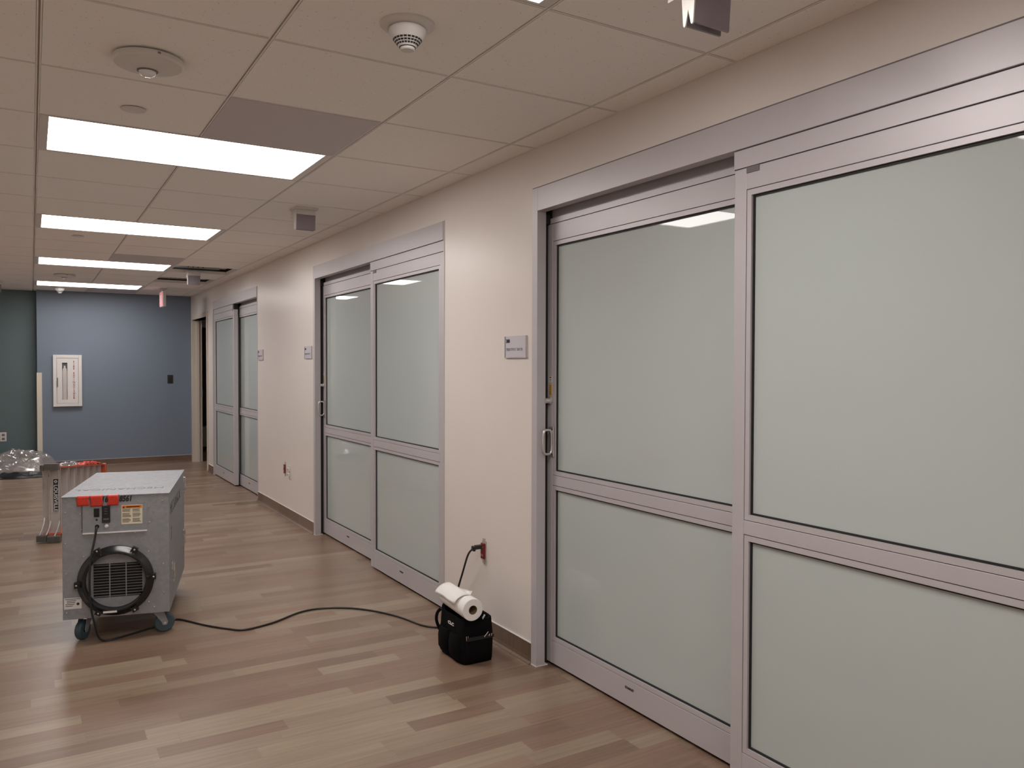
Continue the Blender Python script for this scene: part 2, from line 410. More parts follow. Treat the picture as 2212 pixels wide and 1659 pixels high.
# slotted tees: two thin flanges either side of a dark slot
g = MB()
def tee_x(x, y0, y1):
    g.box(x - 0.0075, x - 0.0026, y0, y1, CEIL, CEIL + 0.012); g.box(x + 0.0026, x + 0.0075, y0, y1, CEIL, CEIL + 0.012)
    g.box(x - 0.0075, x + 0.0075, y0, y1, CEIL + 0.012, CEIL + 0.030)
def tee_y(y, x0, x1):
    g.box(x0, x1, y - 0.0070, y - 0.0021, CEIL, CEIL + 0.012); g.box(x0, x1, y + 0.0021, y + 0.0070, CEIL, CEIL + 0.012)
    g.box(x0, x1, y - 0.0070, y + 0.0070, CEIL + 0.012, CEIL + 0.030)
for x in cx:
    segs = [(YB, YT)]
    if abs(x - (GX0 + G)) < 0.01:   # the middle tee stops at each light
        cut = [(GY0 + G * j, GY0 + G * (j + 1)) for j in LIGHT_ROWS]; segs = []; p = YB
        for c in cut:
            if c[0] > p: segs.append((p, c[0]))
            p = c[1]
        segs.append((p, YT))
    for s_ in segs: tee_x(x, *s_)
for y in [GY0 + G * j for j in range(-9, 18)]:
    for a, b in zip(xs, xs[1:]): tee_y(y, a + 0.0075, b - (0.0075 if b < W else 0))
g.box(W - 0.012, W, YB, YE, CEIL + 0.001, CEIL + 0.004)
gr = g.build('ceiling_grid', M['grid'], CE)
# the deck above, seen through the two open cells
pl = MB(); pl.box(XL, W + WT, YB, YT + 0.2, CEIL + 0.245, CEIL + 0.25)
pl.box(0.9, W, YE - 0.02, YE - 0.001, CEIL + 0.035, CEIL + 0.245); pl.box(W - 0.02, W - 0.001, 8.0, YE - 0.02, CEIL + 0.035, CEIL + 0.245)  # added dark panels over the wall tops, dark colour stands in for shade
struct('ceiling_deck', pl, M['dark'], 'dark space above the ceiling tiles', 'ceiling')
# galvanised frame in each open cell
for i, j in HOLES:
    x0, x1, y0, y1 = cell(i, j)
    h = MB()
    h.box(x0 + 0.05, x1 - 0.02, y1 - 0.13, y1 - 0.02, CEIL + 0.055, CEIL + 0.14)
    h.box(x0 + 0.05, x1 - 0.10, y1 - 0.14, y1 - 0.13, CEIL + 0.035, CEIL + 0.062)
    h.box(x1 - 0.08, x1 - 0.02, y0 + 0.04, y1 - 0.14, CEIL + 0.055, CEIL + 0.10)
    t = thing('ceiling_framing', 'grey metal framing visible in the open ceiling cell ' + ('nearer the camera' if j == 11 else 'nearer the blue wall'), 'metal frame', (x0, y0, CEIL + 0.03))
    h.build('frame_channel', M['lad_alu'], t)
    for q in range(4): MB().lathe([(0.006, 0), (0.006, 0.003)], (x0 + 0.19 + 0.05 * q, y1 - 0.143, CEIL + 0.048), axis=1, n=8).build('bolt_hole', M['dark'], t)

for n_, (i, j) in enumerate(GREY):
    x0, x1, y0, y1 = cell(i, j)
    p = MB().box(x0 + 0.008, x1 - 0.008, y0 + 0.008, y1 - 0.008, CEIL - 0.002, CEIL + 0.01)
    o = p.build('access_panel', M['grey_tile'], loc=(x0 + G / 2, y0 + G / 2, CEIL), bevel=0.0015)
    tag(o, ['smooth grey ceiling panel beside the nearest bright light', 'smooth grey ceiling panel beside the third bright light from the camera',
            'smooth grey ceiling panel between the last light and the blue wall'][n_], 'ceiling panel', 'grey ceiling panels')

# recessed lights
def light(j, label, name='ceiling_light', lit=True):
    x0, x1 = GX0 + 0.008, GX0 + 2 * G - 0.008; y0, y1 = GY0 + G * j + 0.008, GY0 + G * (j + 1) - 0.008
    t = thing(name, label, 'ceiling light', ((x0 + x1) / 2, (y0 + y1) / 2, CEIL), group='long recessed ceiling lights')
    f = MB(); ex_, ey_ = 0.034, 0.011; zb, zt = CEIL - 0.003, CEIL + 0.004
    f.box(x0, x0 + ex_, y0, y1, zb, zt + 0.02); f.box(x1 - ex_, x1, y0, y1, zb, zt + 0.02)
    f.box(x0 + ex_, x1 - ex_, y0, y0 + ey_, zb, zt + 0.02); f.box(x0 + ex_, x1 - ex_, y1 - ey_, y1, zb, zt + 0.02)
    f.build('light_frame', M['plastic_white'], t, bevel=0.0015)
    MB().box(x0 + ex_, x1 - ex_, y0 + ey_, y1 - ey_, zt, zt + 0.004).build('light_lens', M['lamp'] if lit else M['lamp_off'], t)
    return t
lab = {-9: 'bright ceiling light well behind the camera', -5: 'bright ceiling light behind the camera', -1: 'white framed light cut off by the top edge of the photo',
       3: 'largest bright rectangular light, nearest in the ceiling row', 7: 'second bright rectangular light along the ceiling', 11: 'third bright rectangular light, next to the open ceiling cells',
       15: 'farthest bright rectangular light, just before the blue wall'}
for j in LIGHT_ROWS: light(j, lab[j], lit=True)

# ------------------------------------------------------------------ sliding glass doors
def leaf(x0, ya, yb, root, name, zt=2.036, mirror=False):
    """glazed aluminium leaf, front face at x0, from ya to yb"""
    st, bd, gk = 0.05, 0.018, 0.006; zb = 0.014
    f = MB(); th = 0.045
    f.box(x0, x0 + th, ya, ya + st, zb, zt); f.box(x0, x0 + th, yb - st, yb, zb, zt)
    a, b = ya + st, yb - st
    rails = [(zb, 0.118), (0.842, 0.888), (1.966, zt)]
    for r in rails: f.box(x0 + 0.0006, x0 + th, a, b, *r)
    fr = f.build(name, M['alu'], root, bevel=0.0012)
    for k, (z0, z1) in enumerate(((0.118, 0.842), (0.888, 1.966))):
        e = 0.0022
        A0, B0, Z0, Z1 = a + e, b - e, z0 + e, z1 - e
        m_ = MB(); x1, x2 = x0 + 0.002, x0 + 0.030
        m_.box(x1, x2, A0, A0 + bd, Z0, Z1); m_.box(x1, x2, B0 - bd, B0, Z0, Z1)
        m_.box(x1, x2, A0 + bd, B0 - bd, Z0, Z0 + bd); m_.box(x1, x2, A0 + bd, B0 - bd, Z1 - bd, Z1)
        bead = m_.build('glazing_bead', M['alu'], fr)
        q = MB(); A, B, C_, D = A0 + bd, B0 - bd, Z0 + bd, Z1 - bd; x1 = x0 + 0.010
        q.box(x1, x2, A, A + gk, C_, D); q.box(x1, x2, B - gk, B, C_, D); q.box(x1, x2, A + gk, B - gk, C_, C_ + gk); q.box(x1, x2, A + gk, B - gk, D - gk, D)
        q.build('glass_gasket', M['gasket'], fr)
        MB().box(x0 + 0.016, x0 + 0.024, A + gk * 0.5, B - gk * 0.5, C_ + gk * 0.5, D - gk * 0.5).build('glass_pane', M['glass'], fr)
        # dark backing of the groove so the joint reads as a shadow line
    return fr

def logo(y, x, fr, word='STANLEY', z=0.088):
    text('maker_lettering', word, M['ink'], fr, (x - 0.0007, y + 0.032, z - 0.005), (0, -1, 0), (0, 0, 1), 0.0135, ext=0.0003, bold=0.0004)

def sliding_door(n, oy, far_is_recessed, label):
    ya, yb = oy; mid = (ya + yb) / 2
    root = thing('door_%d' % n, label, 'sliding door', (W, mid, 0), kind='structure')
    PR = 0.008; jw = 0.044
    XF, XA, XB = W - PR, W + 0.066, W + 0.001
    # frame: jamb on the recessed side, thin jamb on the other, header
    f = MB(); d = 0.040
    if far_is_recessed:
        f.box(XF, W + d, yb - jw, yb, 0, HT)
        f.box(XF + 0.004, W + 0.10, ya, ya + 0.010, 0, HT)
        ra, rb = (mid - 0.10), yb - 0.010   # recessed leaf
        fa, fb = ya + 0.013, ya + 1.190 if n == 1 else ya + 1.148  # flush leaf
    else:
        f.box(XF, W + d, yb - 0.012, yb, 0, HT)
        f.box(XF + 0.004, W + d, ya, ya + 0.012, 0, HT)
        ra, rb = ya + 0.004, mid + 0.10
        fa, fb = 9.49, yb - 0.045
        f.box(XF, W + d, yb - 0.040, yb - 0.012, 0, HT)
    f.box(XF + 0.0005, W + d, ya + 0.010, yb - 0.012, 2.100, HT - 0.0005)
    fr = f.build('door_frame', M['alu'], root, bevel=0.0012)
    # thin sealant line round the frame
    s_ = MB(); e = 0.005
    s_.box(W - 0.003, W, yb, yb + e, 0.097, HT + e); s_.box(W - 0.003, W, ya, yb, HT, HT + e)
    s_.build('frame_sealant', M['alu_dark'] if n == 1 else M['white'], root)
    q = MB().box(W - 0.010, W + 0.055, yb - jw - 0.002, yb + 0.004, 0.0, 0.0045)
    q.build('floor_sealant', M['white'], root)
    # track fascia, carrier strip over the recessed leaf
    if far_is_recessed: ca, cb = fb - 0.05, rb - 0.015
    else: ca, cb = ra, fa + 0.12
    t = MB(); t.box(XA + 0.020, XA + 0.030, ca, cb, 2.076, HT - 0.01)
    t.box(W + d, W + 0.115, ya + 0.01, yb - 0.01, HT - 0.012, HT - 0.002)
    t.build('track_fascia', M['alu'], root)
    MB().box(XA + 0.001, XA + 0.018, ca, cb + 0.0, 2.048, 2.072).build('door_carrier', M['alu'], root)
    # strip between header and flush leaf
    if far_is_recessed: sa, sb = fa, fb + 0.002
    else: sa, sb = fa + 0.062, fb
    st = MB().box(W - 0.001, W + 0.045, sa, sb, 2.0385, 2.0975).build('header_strip', M['alu'], root, bevel=0.001)
    MB().box(W + 0.003, W + 0.05, sa + (0 if far_is_recessed else -0.06), sb, 2.036, 2.10).build('strip_gap_shade', M['gasket'], root)  # black filler stands in for shade in the gaps and hollow strip end
    # little dark guide block
    gy = fb - 0.052 if far_is_recessed else fa + 0.066
    sgn = -1 if far_is_recessed else 1
    MB().box(W - 0.0015, W + 0.004, min(gy, gy + sgn * 0.052 if far_is_recessed else gy - 0.014), max(gy, gy + sgn * 0.052 if far_is_recessed else gy), 2.018, 2.0365).build('guide_block', M['alu_dark'], root)
    A = leaf(XA, ra, rb, root, 'recessed_leaf', zt=2.045)
    B = leaf(XB, fa, fb, root, 'flush_leaf')
    # added unseen dark panel behind the recess, blocks light from the room behind
    MB().box(W + 0.1205, W + 0.124, ya - 0.02, yb + 0.02, 0.0, HT + 0.02).build('light_block_panel', M['dark'], root)
    if far_is_recessed:
        logo(2.49 + (yb - 3.12), XA, A); logo(fa + 0.60, XB, B)
        # pull handle, emergency knob, stickers on the far stile
        yy = yb - 0.060
        h = MB(); h.box(XA - 0.006, XA, yy - 0.020, yy + 0.020, 0.972, 1.112)
        hp = h.build('pull_plate', M['chrome'], A, bevel=0.003)
        lp = []
        for k in range(28):
            t_ = 2 * PI * k / 28; c, s2 = math.cos(t_), math.sin(t_)
            ex = 0.024 * (abs(c) ** 0.55) * (1 if c > 0 else -1); ez = 0.056 * (abs(s2) ** 0.6) * (1 if s2 > 0 else -1)
            lp.append((XA - 0.028 - ex, yy - 0.004, 1.042 + ez))
        MB().tube(lp, 0.006, 10, closed=True).build('pull_loop', M['chrome'], hp, smooth=True)
        sc = MB()
        for z in (0.985, 1.100): sc.lathe([(0.0035, 0), (0.0035, 0.002)], (XA - 0.0078, yy - 0.008, z), axis=0, n=10)
        sc.build('screw_head', M['ink'], hp)
        MB().lathe([(0.0, -0.030), (0.011, -0.030), (0.0125, -0.027), (0.0125, -0.010), (0.017, -0.008), (0.017, 0.0)], (XA, yy + 0.012, 1.232), axis=0, n=24).build('thumb_knob', M['chrome'], A, smooth=True)
        MB().box(XA - 0.0012, XA, yy + 0.004, yy + 0.024, 1.255, 1.310).build('yellow_sticker', M['yellow'], A)
        k = MB()
        for q_ in range(5): k.box(XA - 0.0017, XA - 0.0012, yy + 0.008 + 0.001 * (q_ % 2), yy + 0.020, 1.262 + 0.009 * q_, 1.265 + 0.009 * q_)
        k.build('sticker_lettering', M['ink'], A)
        MB().box(XA - 0.0012, XA, yy + 0.002, yy + 0.024, 1.318, 1.345).build('white_sticker', M['lbl_white'], A)
        k = MB(); k.box(XA - 0.0017, XA - 0.0012, yy + 0.006, yy + 0.020, 1.337, 1.342)
        k.box(XA - 0.0017, XA - 0.0012, yy + 0.006, yy + 0.020, 1.323, 1.325); k.box(XA - 0.0017, XA - 0.0012, yy + 0.004, yy + 0.022, 1.329, 1.331)
        k.build('sticker_print', M['ink'], A)
        b = MB(); b.box(XA - 0.012, XA + 0.02, rb - 0.006, rb + 0.004, 2.032, 2.092); b.box(W + d, XA, rb - 0.006, yb - jw + 0.001, 2.045, 2.088)
        b.build('door_bumper', M['gasket'], root, bevel=0.003)
        MB().box(W + d + 0.001, XA + 0.05, yb - jw + 0.022, yb - 0.002, 0.0, HT - 0.02).build('jamb_gap_shade', M['gasket'], root)  # black filler stands in for the shade between jamb and leaf
        # operator bracket near the meeting stile
        o = MB(); o.box(XA + 0.004, XA + 0.019, fb + 0.005, fb + 0.035, 2.076, 2.094)
        o.build('track_stop', M['gasket'], root)
    else:
        logo(9.05, XA, A); logo(10.10, XB, B)
    return root
sliding_door(1, OPEN[0], True, 'large frosted glass sliding door nearest the camera')
sliding_door(2, OPEN[1], True, 'middle frosted glass sliding door, beyond the red outlet')
sliding_door(3, OPEN[2], False, 'farthest frosted glass sliding door, next to the cream doorway')

# ------------------------------------------------------------------ cream doorway at the far end
d4 = thing('door_4', 'cream framed doorway standing open beside the blue wall', 'doorway', (W, DOOR4[0], 0), kind='structure')
f = MB(); a, b = DOOR4
f.box(W - 0.014, W + WT + 0.004, a - 0.05, a + 0.012, 0, 2.055 + 0.05); f.box(W - 0.014, W + WT + 0.004, b - 0.018, b + 0.05, 0, 2.105)
f.box(W - 0.014, W + WT + 0.004, a + 0.012, b - 0.018, 2.04, 2.105)
f.box(W + 0.045, W + 0.085, b - 0.036, b - 0.018, 0, 2.04); f.box(W + 0.045, W + 0.085, a + 0.012, a + 0.030, 0, 2.04)
f.build('door_frame', M['door_cream'], d4, bevel=0.002)
s_ = MB().box(W + 0.092, W + 0.125, b - 0.021, b - 0.018, 0.93, 1.05); s_.box(W + 0.090, W + 0.10, b - 0.030, b - 0.018, 0.95, 1.03)
s_.build('strike_plate', M['lad_alu'], d4)
# room seen through it
r = MB(); r.box(W + WT, 4.2, 14.25, 14.3, 0, 2.7); r.box(4.2, 4.25, 10.9, 14.3, 0, 2.7); r.box(W + WT, 4.2, 10.85, 10.9, 0, 2.7); r.box(W + WT - 0.1, W + WT, YT + 0.2, 14.3, 0, 2.7)
struct('wall_side_room', r, M['wall'], 'wall of the dim room beyond the open doorway', 'wall')
struct('ceiling_side_room', MB().box(W + WT, 4.2, 10.9, 14.25, 2.45, 2.5), M['tile'], 'ceiling of the dim room beyond the doorway', 'ceiling')
dd = thing('door_5', 'dark brown wooden door glimpsed through the cream doorway', 'door', (2.6, 14.2, 0), kind='structure')
MB().box(2.28, 3.20, 14.19, 14.235, 0.02, 2.03).build('door_leaf', M['wood_dark'], dd)
x = MB(); x.box(2.23, 2.28, 14.18, 14.25, 0, 2.09); x.box(3.20, 3.25, 14.18, 14.25, 0, 2.09); x.box(2.28, 3.20, 14.18, 14.25, 2.03, 2.09); x.build('door_frame', M['white'], dd)
MB().box(2.42, 2.45, 14.178, 14.19, 1.93, 1.96).build('door_closer_plate', M['chrome'], dd)
cb = thing('storage_bin', 'pale storage bin low down behind the open doorway', 'bin', (2.55, 13.9, 0))
x = MB(); x.prism([(13.76, 0.06), (14.04, 0.06), (14.06, 0.36), (13.74, 0.36)], 0, 2.35, 2.78); x.build('bin_body', M['bag_white'], cb, bevel=0.01)
MB().box(2.33, 2.80, 13.73, 14.07, 0.36, 0.39).build('bin_lid', M['bag_white'], cb, bevel=0.004)
x = MB()
for px in (2.38, 2.72):
    for py in (13.78, 14.00): x.lathe([(0.03, 0), (0.03, 0.02)], (px + 0.015, py, 0.03), axis=0, n=14)
x.box(2.37, 2.76, 13.78, 14.02, 0.045, 0.062); x.build('bin_wheels', M['black'], cb)

# ------------------------------------------------------------------ end wall pieces
YF = YE
cg = thing('corner_guard', 'tall narrow cream corner guard on the edge of the blue wall', 'corner guard', (0.067, YE, 0.10))
g_ = MB(); g_.box(0.061, 0.121, YE - 0.006, YE, 0.10, 1.285); g_.box(0.061, 0.067, YE, YE + 0.06, 0.10, 1.285); g_.build('guard_wing', M['cream_guard'], cg)
MB().box(0.0605, 0.1215, YE - 0.0065, YE + 0.0, 1.285, 1.291).build('end_cap', M['cream_guard'], cg)

fe = thing('fire_extinguisher_cabinet', 'white fire extinguisher cabinet with a narrow window on the blue wall', 'cabinet', (0.418, YE, 0.835))
x0, x1, z0, z1 = 0.249, 0.590, 0.835, 1.530
f = MB(); fw_ = 0.042; yf = YE - 0.045
f.box(x0, x0 + fw_, yf, YE, z0, z1); f.box(x1 - fw_, x1, yf, YE, z0, z1); f.box(x0 + fw_, x1 - fw_, yf, YE, z0, z0 + fw_); f.box(x0 + fw_, x1 - fw_, yf, YE, z1 - fw_, z1)
f.build('cabinet_frame', M['white'], fe, bevel=0.003)
dx0, dx1, dz0, dz1 = x0 + fw_ + 0.003, x1 - fw_ - 0.003, z0 + fw_ + 0.003, z1 - fw_ - 0.003
wx0, wx1, wz0, wz1 = 0.355, 0.418, 0.925, 1.425
d_ = MB(); yd = yf + 0.004
d_.box(dx0, wx0, yd, yd + 0.012, dz0, dz1); d_.box(wx1, dx1, yd, yd + 0.012, dz0, dz1); d_.box(wx0, wx1, yd, yd + 0.012, dz0, wz0); d_.box(wx0, wx1, yd, yd + 0.012, wz1, dz1)
do = d_.build('cabinet_door', M['white'], fe)
MB().box(x0 + fw_, x1 - fw_, yf + 0.020, YE - 0.001, z0 + fw_, z1 - fw_).build('cabinet_back', M['ink_grey'], fe)
e_ = MB(); e_.lathe([(0.0, 0.90), (0.028, 0.90), (0.030, 0.93), (0.030, 1.30), (0.024, 1.34), (0.010, 1.36), (0.010, 1.385), (0.0, 1.385)], (0.386, yf + 0.0, 0), n=20)
# extinguisher is shallow behind the window: flatten it to fit the tub
for v in e_.bm.verts: v.co.y = yf + 0.0175 + (v.co.y - yf) * 0.07
e_.build('extinguisher_body', M['chrome'], fe, smooth=True)
MB().box(0.296, 0.306, yd - 0.022, yd, 1.10, 1.225).build('pull_handle', M['alu_dark'], do, bevel=0.003)
text('door_lettering', 'F\nI\nR\nE\n \nE\nX\nT\nI\nN\nG\nU\nI\nS\nH\nE\nR', M['ink_red'], do, (0.494, yd - 0.0008, 1.425), (1, 0, 0), (0, 0, 1), 0.036, ext=0.0005, align='CENTER', spacing=0.85, bold=0.0007)

sw = thing('wall_switch', 'small black wall switch on the blue wall', 'switch', (1.707, YE, 1.135))
MB().box(1.671, 1.744, YE - 0.008, YE, 1.135, 1.255).build('cover_plate', M['black'], sw, bevel=0.002)
MB().box(1.690, 1.725, YE - 0.014, YE - 0.008, 1.160, 1.230).build('rocker', M['black_gloss'], sw, bevel=0.002)
def outlet_y(x, y, z, name, label):
    o = thing(name, label, 'outlet', (x, y, z))
    MB().box(x - 0.036, x + 0.036, y - 0.006, y, z - 0.06, z + 0.06).build('cover_plate', M['plastic_white'], o, bevel=0.002)
    for s_ in (-1, 1):
        f_ = MB().box(x - 0.017, x + 0.017, y - 0.010, y - 0.006, z + s_ * 0.026 - 0.015, z + s_ * 0.026 + 0.015).build('receptacle', M['alu_dark'], o, bevel=0.002)
outlet_y(-0.325, YT, 0.44, 'wall_outlet', 'white outlet with dark sockets on the teal wall at the left edge')

# exit sign hanging from the ceiling by the end wall
ex = thing('exit_sign', 'small pink lit exit sign hanging side on near the blue wall', 'sign', (1.475, 11.25, CEIL))
ex0, ex1, ey0, ey1, ez0, ez1 = 1.455, 1.500, 11.12, 11.42, 2.155, 2.350
MB().box(ex0 + 0.004, ex1 - 0.004, ey0, ey1, ez0, ez1).build('sign_housing', M['exit_white'], ex, bevel=0.004)
MB().box(ex0, ex0 + 0.004, ey0 + 0.008, ey1 - 0.008, ez0 + 0.008, ez1 - 0.008).build('sign_face', M['exit_red'], ex)
text('exit_lettering', 'EXIT', M['exit_white'], ex, (ex0 - 0.0008, ey1 - 0.02, ez0 + 0.045), (0, -1, 0), (0, 0, 1), 0.15, ext=0.0005, sx=0.75, bold=0.002)
MB().box(ex0 + 0.012, ex1 - 0.012, ey0 + 0.13, ey0 + 0.17, ez1, CEIL - 0.012).build('hanger', M['exit_white'], ex)
MB().box(ex0 - 0.02, ex1 + 0.02, ey0 + 0.06, ey0 + 0.24, CEIL - 0.012, CEIL - 0.0015).build('canopy', M['exit_white'], ex)

# ------------------------------------------------------------------ room signs on the right wall
def room_sign(yc, zc, word, label):
    o = thing('room_sign', label, 'sign', (W, yc, zc), group='room name signs')
    h = 0.0525; hw = 0.0955
    p = MB(); n = 10
    # slightly bowed face
    for k in range(n):
        y0 = -hw + 0.006 + (2 * hw - 0.012) * k / n; y1 = -hw + 0.006 + (2 * hw - 0.012) * (k + 1) / n
        b0 = 0.008 + 0.003 * (1 - (y0 / hw) ** 2); b1 = 0.008 + 0.003 * (1 - (y1 / hw) ** 2)
        pts = [(W - 0.002, y0 + yc), (W - b0, y0 + yc), (W - b1, y1 + yc), (W - 0.002, y1 + yc)]
        p.prism(pts, 2, zc - h + 0.003, zc + h - 0.003)
    p.build('sign_face', M['sign'], o)
    r_ = MB()
    for s_ in (-1, 1): r_.box(W - 0.011, W, yc + s_ * hw - 0.002, yc + s_ * hw + 0.002, zc - h, zc + h)
    r_.box(W - 0.009, W, yc - hw + 0.003, yc + hw - 0.003, zc + h - 0.003, zc + h); r_.box(W - 0.009, W, yc - hw + 0.003, yc + hw - 0.003, zc - h, zc - h + 0.003)
    r_.build('sign_rail', M['alu'], o)
    text('room_number', '368', M['ink'], o, (W - 0.0112, yc + 0.080, zc + 0.022), (0, -1, 0), (0, 0, 1), 0.022, ext=0.0004, bold=0.0012)
    text('room_name', word, M['ink_sign'], o, (W - 0.0112, yc + 0.082, zc - 0.018), (0, -1, 0), (0, 0, 1), 0.0195, ext=0.0004, sx=0.90)
    return o
room_sign(3.268, 1.483, 'TREATMENT BAY 8', 'room sign reading TREATMENT BAY 8 beside the nearest sliding door')
room_sign(6.607, 1.502, 'TREATMENT BAY 7', 'room sign beside the middle sliding door')
room_sign(8.225, 1.500, 'TREATMENT BAY 6', 'farthest room sign, beside the last sliding door')

# ------------------------------------------------------------------ outlets on the right wall
def red_outlet(yc, zc, name, label):
    o = thing(name, label, 'outlet', (W, yc, zc))
    y_ = MB(); y_.box(W - 0.004, W, yc - 0.020, yc + 0.020, zc - 0.050, zc + 0.050)
    for s_ in (-1, 1): y_.box(W - 0.006, W - 0.001, yc - 0.011, yc + 0.011, zc + s_ * 0.056 - 0.008, zc + s_ * 0.056 + 0.008)
    y_.build('metal_yoke', M['lad_alu'], o)
    MB().box(W - 0.016, W - 0.004, yc - 0.017, yc + 0.017, zc - 0.040, zc + 0.040).build('receptacle', M['red'], o, bevel=0.003)
    for s_ in (-1, 1):
        s2 = MB(); s2.box(W - 0.0168, W - 0.0155, yc - 0.008, yc - 0.0055, zc + s_ * 0.021 - 0.005, zc + s_ * 0.021 + 0.005)
        s2.box(W - 0.0168, W - 0.0155, yc + 0.0055, yc + 0.008, zc + s_ * 0.021 - 0.005, zc + s_ * 0.021 + 0.005)
        s2.build('socket_slots', M['lbl_white'], o)
    return o
red_outlet(3.580, 0.440, 'red_outlet', 'dark red outlet without a cover, with the black plug in it')
red_outlet(7.340, 0.445, 'red_outlet', 'dark red outlet between the middle and farthest sliding doors')
wo = thing('white_outlet', 'white outlet with two sockets just right of the far red outlet', 'outlet', (W, 7.185, 0.43))
MB().box(W - 0.006, W, 7.150, 7.222, 0.370, 0.492).build('cover_plate', M['plastic_white'], wo, bevel=0.002)
for s_ in (-1, 1):
    rc = MB().box(W - 0.022, W - 0.006, 7.171, 7.203, 0.431 + s_ * 0.024 - 0.014, 0.431 + s_ * 0.024 + 0.014).build('receptacle', M['plastic_white'], wo, bevel=0.003)
    MB().box(W - 0.0228, W - 0.0215, 7.180, 7.194, 0.431 + s_ * 0.024 - 0.006, 0.431 + s_ * 0.024 + 0.004).build('socket_slot', M['ink_grey'], rc)

# ------------------------------------------------------------------ ceiling devices
def sensor_disc(x, y, r, label):
    o = thing('occupancy_sensor', label, 'ceiling sensor', (x, y, CEIL), group='round ceiling sensors')
    MB().lathe([(0, 0.0), (r * 0.86, 0.0), (r * 0.86, -0.005), (r, -0.008), (r, -0.020), (r * 0.95, -0.026), (r * 0.25, -0.034), (0, -0.034)], (x, y, CEIL), n=56).build('sensor_body', M['plastic_white'], o, smooth=True)
    MB().lathe([(r * 0.30, -0.0335), (r * 0.30, -0.037), (r * 0.27, -0.038), (r * 0.25, -0.036)], (x, y + r * 0.28, CEIL), n=32).build('lens_ring', M['alu_dark'], o, smooth=True)
    MB().lathe([(r * 0.26, -0.033), (r * 0.25, -0.040), (r * 0.20, -0.048), (r * 0.10, -0.053), (0, -0.054)], (x, y + r * 0.28, CEIL), n=32).build('lens_dome', M['clear'], o, smooth=True)
    MB().box(x + r * 0.1, x + r * 0.22, y - r * 0.99, y - r * 0.90, CEIL - 0.018, CEIL - 0.012).build('vent_slot', M['alu_dark'], o)
    return o
sensor_disc(0.337, 2.86, 0.107, 'large white ceiling sensor disc with clear dome, left of the near smoke detector')
sensor_disc(0.325, 10.10, 0.105, 'distant white ceiling sensor disc between the last two lights')
def smoke(x, y, r, label):
    o = thing('smoke_detector', label, 'smoke detector', (x, y, CEIL), group='smoke detectors')
    MB().lathe([(0, -0.001), (r, -0.001), (r, -0.005), (r * 0.97, -0.008), (r * 0.66, -0.014), (0, -0.014)], (x, y, CEIL), n=56).build('base_plate', M['plastic_white'], o, smooth=True)
    R = r * 0.68
    h = MB().lathe([(R * 0.9, -0.014), (R * 0.9, -0.017), (R, -0.018), (R, -0.026), (R * 0.93, -0.036), (R * 0.80, -0.045), (R * 0.50, -0.066), (R * 0.46, -0.068), (0, -0.068)], (x, y, CEIL), n=56).build('detector_head', M['white'], o, smooth=True, angle=30)
    # rows of dark slots on the sloping cone
    s_ = MB(); N = 22
    P0, P1 = Vector((R * 0.80, -0.045)), Vector((R * 0.50, -0.066)); nrm = Vector((P0.y - P1.y, 0)); d_ = (P1 - P0).normalized(); nn = Vector((-d_.y, d_.x));
    if nn.x < 0: nn = -nn
    for row in range(3):
        for k in range(N):
            t0 = 0.08 + 0.31 * row; t1 = t0 + 0.20
            a0 = 2 * PI * (k + 0.10) / N; a1 = 2 * PI * (k + 0.90) / N
            vs = []
            for off in (0.0006, -0.001):
                for t_, a_ in ((t0, a0), (t0, a1), (t1, a1), (t1, a0)):
                    q = P0.lerp(P1, t_) + nn * off
                    vs.append(s_.bm.verts.new((x + q.x * math.cos(a_), y + q.x * math.sin(a_), CEIL + q.y)))
            for f_ in ((0, 1, 2, 3), (7, 6, 5, 4), (0, 4, 5, 1), (1, 5, 6, 2), (2, 6, 7, 3), (3, 7, 4, 0)): s_.bm.faces.new([vs[i] for i in f_])
    s_.build('smoke_slots', M['ink'], h)
    MB().lathe([(R * 0.40, -0.068), (R * 0.40, -0.074), (R * 0.34, -0.077), (0, -0.077)], (x, y, CEIL), n=32).build('test_button', M['plastic_white'], h, smooth=True)
    MB().lathe([(R * 0.44, -0.0682), (R * 0.44, -0.0700), (R * 0.41, -0.0700), (R * 0.41, -0.0682)], (x, y, CEIL), n=32).build('button_gap', M['ink'], h)
    return o
smoke(0.955, 2.185, 0.080, 'white smoke detector with dark slots, nearest in the ceiling')
smoke(0.324, 11.80, 0.080, 'far white smoke detector hanging just in front of the blue wall')
for x_, y_, r_, l_ in ((0.350, 3.45, 0.045, 'small flush white sprinkler cap just before the nearest bright light'), (0.318, 7.03, 0.043, 'small flush white sprinkler cap just beyond the second light')):
    o = thing('sprinkler_cap', l_, 'sprinkler cap', (x_, y_, CEIL), group='flush sprinkler caps')
    MB().lathe([(0, -0.004), (r_, -0.004), (r_, -0.007), (r_ * 0.9, -0.0085), (0, -0.009)], (x_, y_, CEIL), n=40).build('cap_disc', M['plastic_white'], o, smooth=True)
    MB().lathe([(0, 0.0), (r_ * 0.8, 0.0), (r_ * 0.8, -0.004), (0, -0.004)], (x_, y_, CEIL), n=32).build('cap_neck', M['ink'], o)

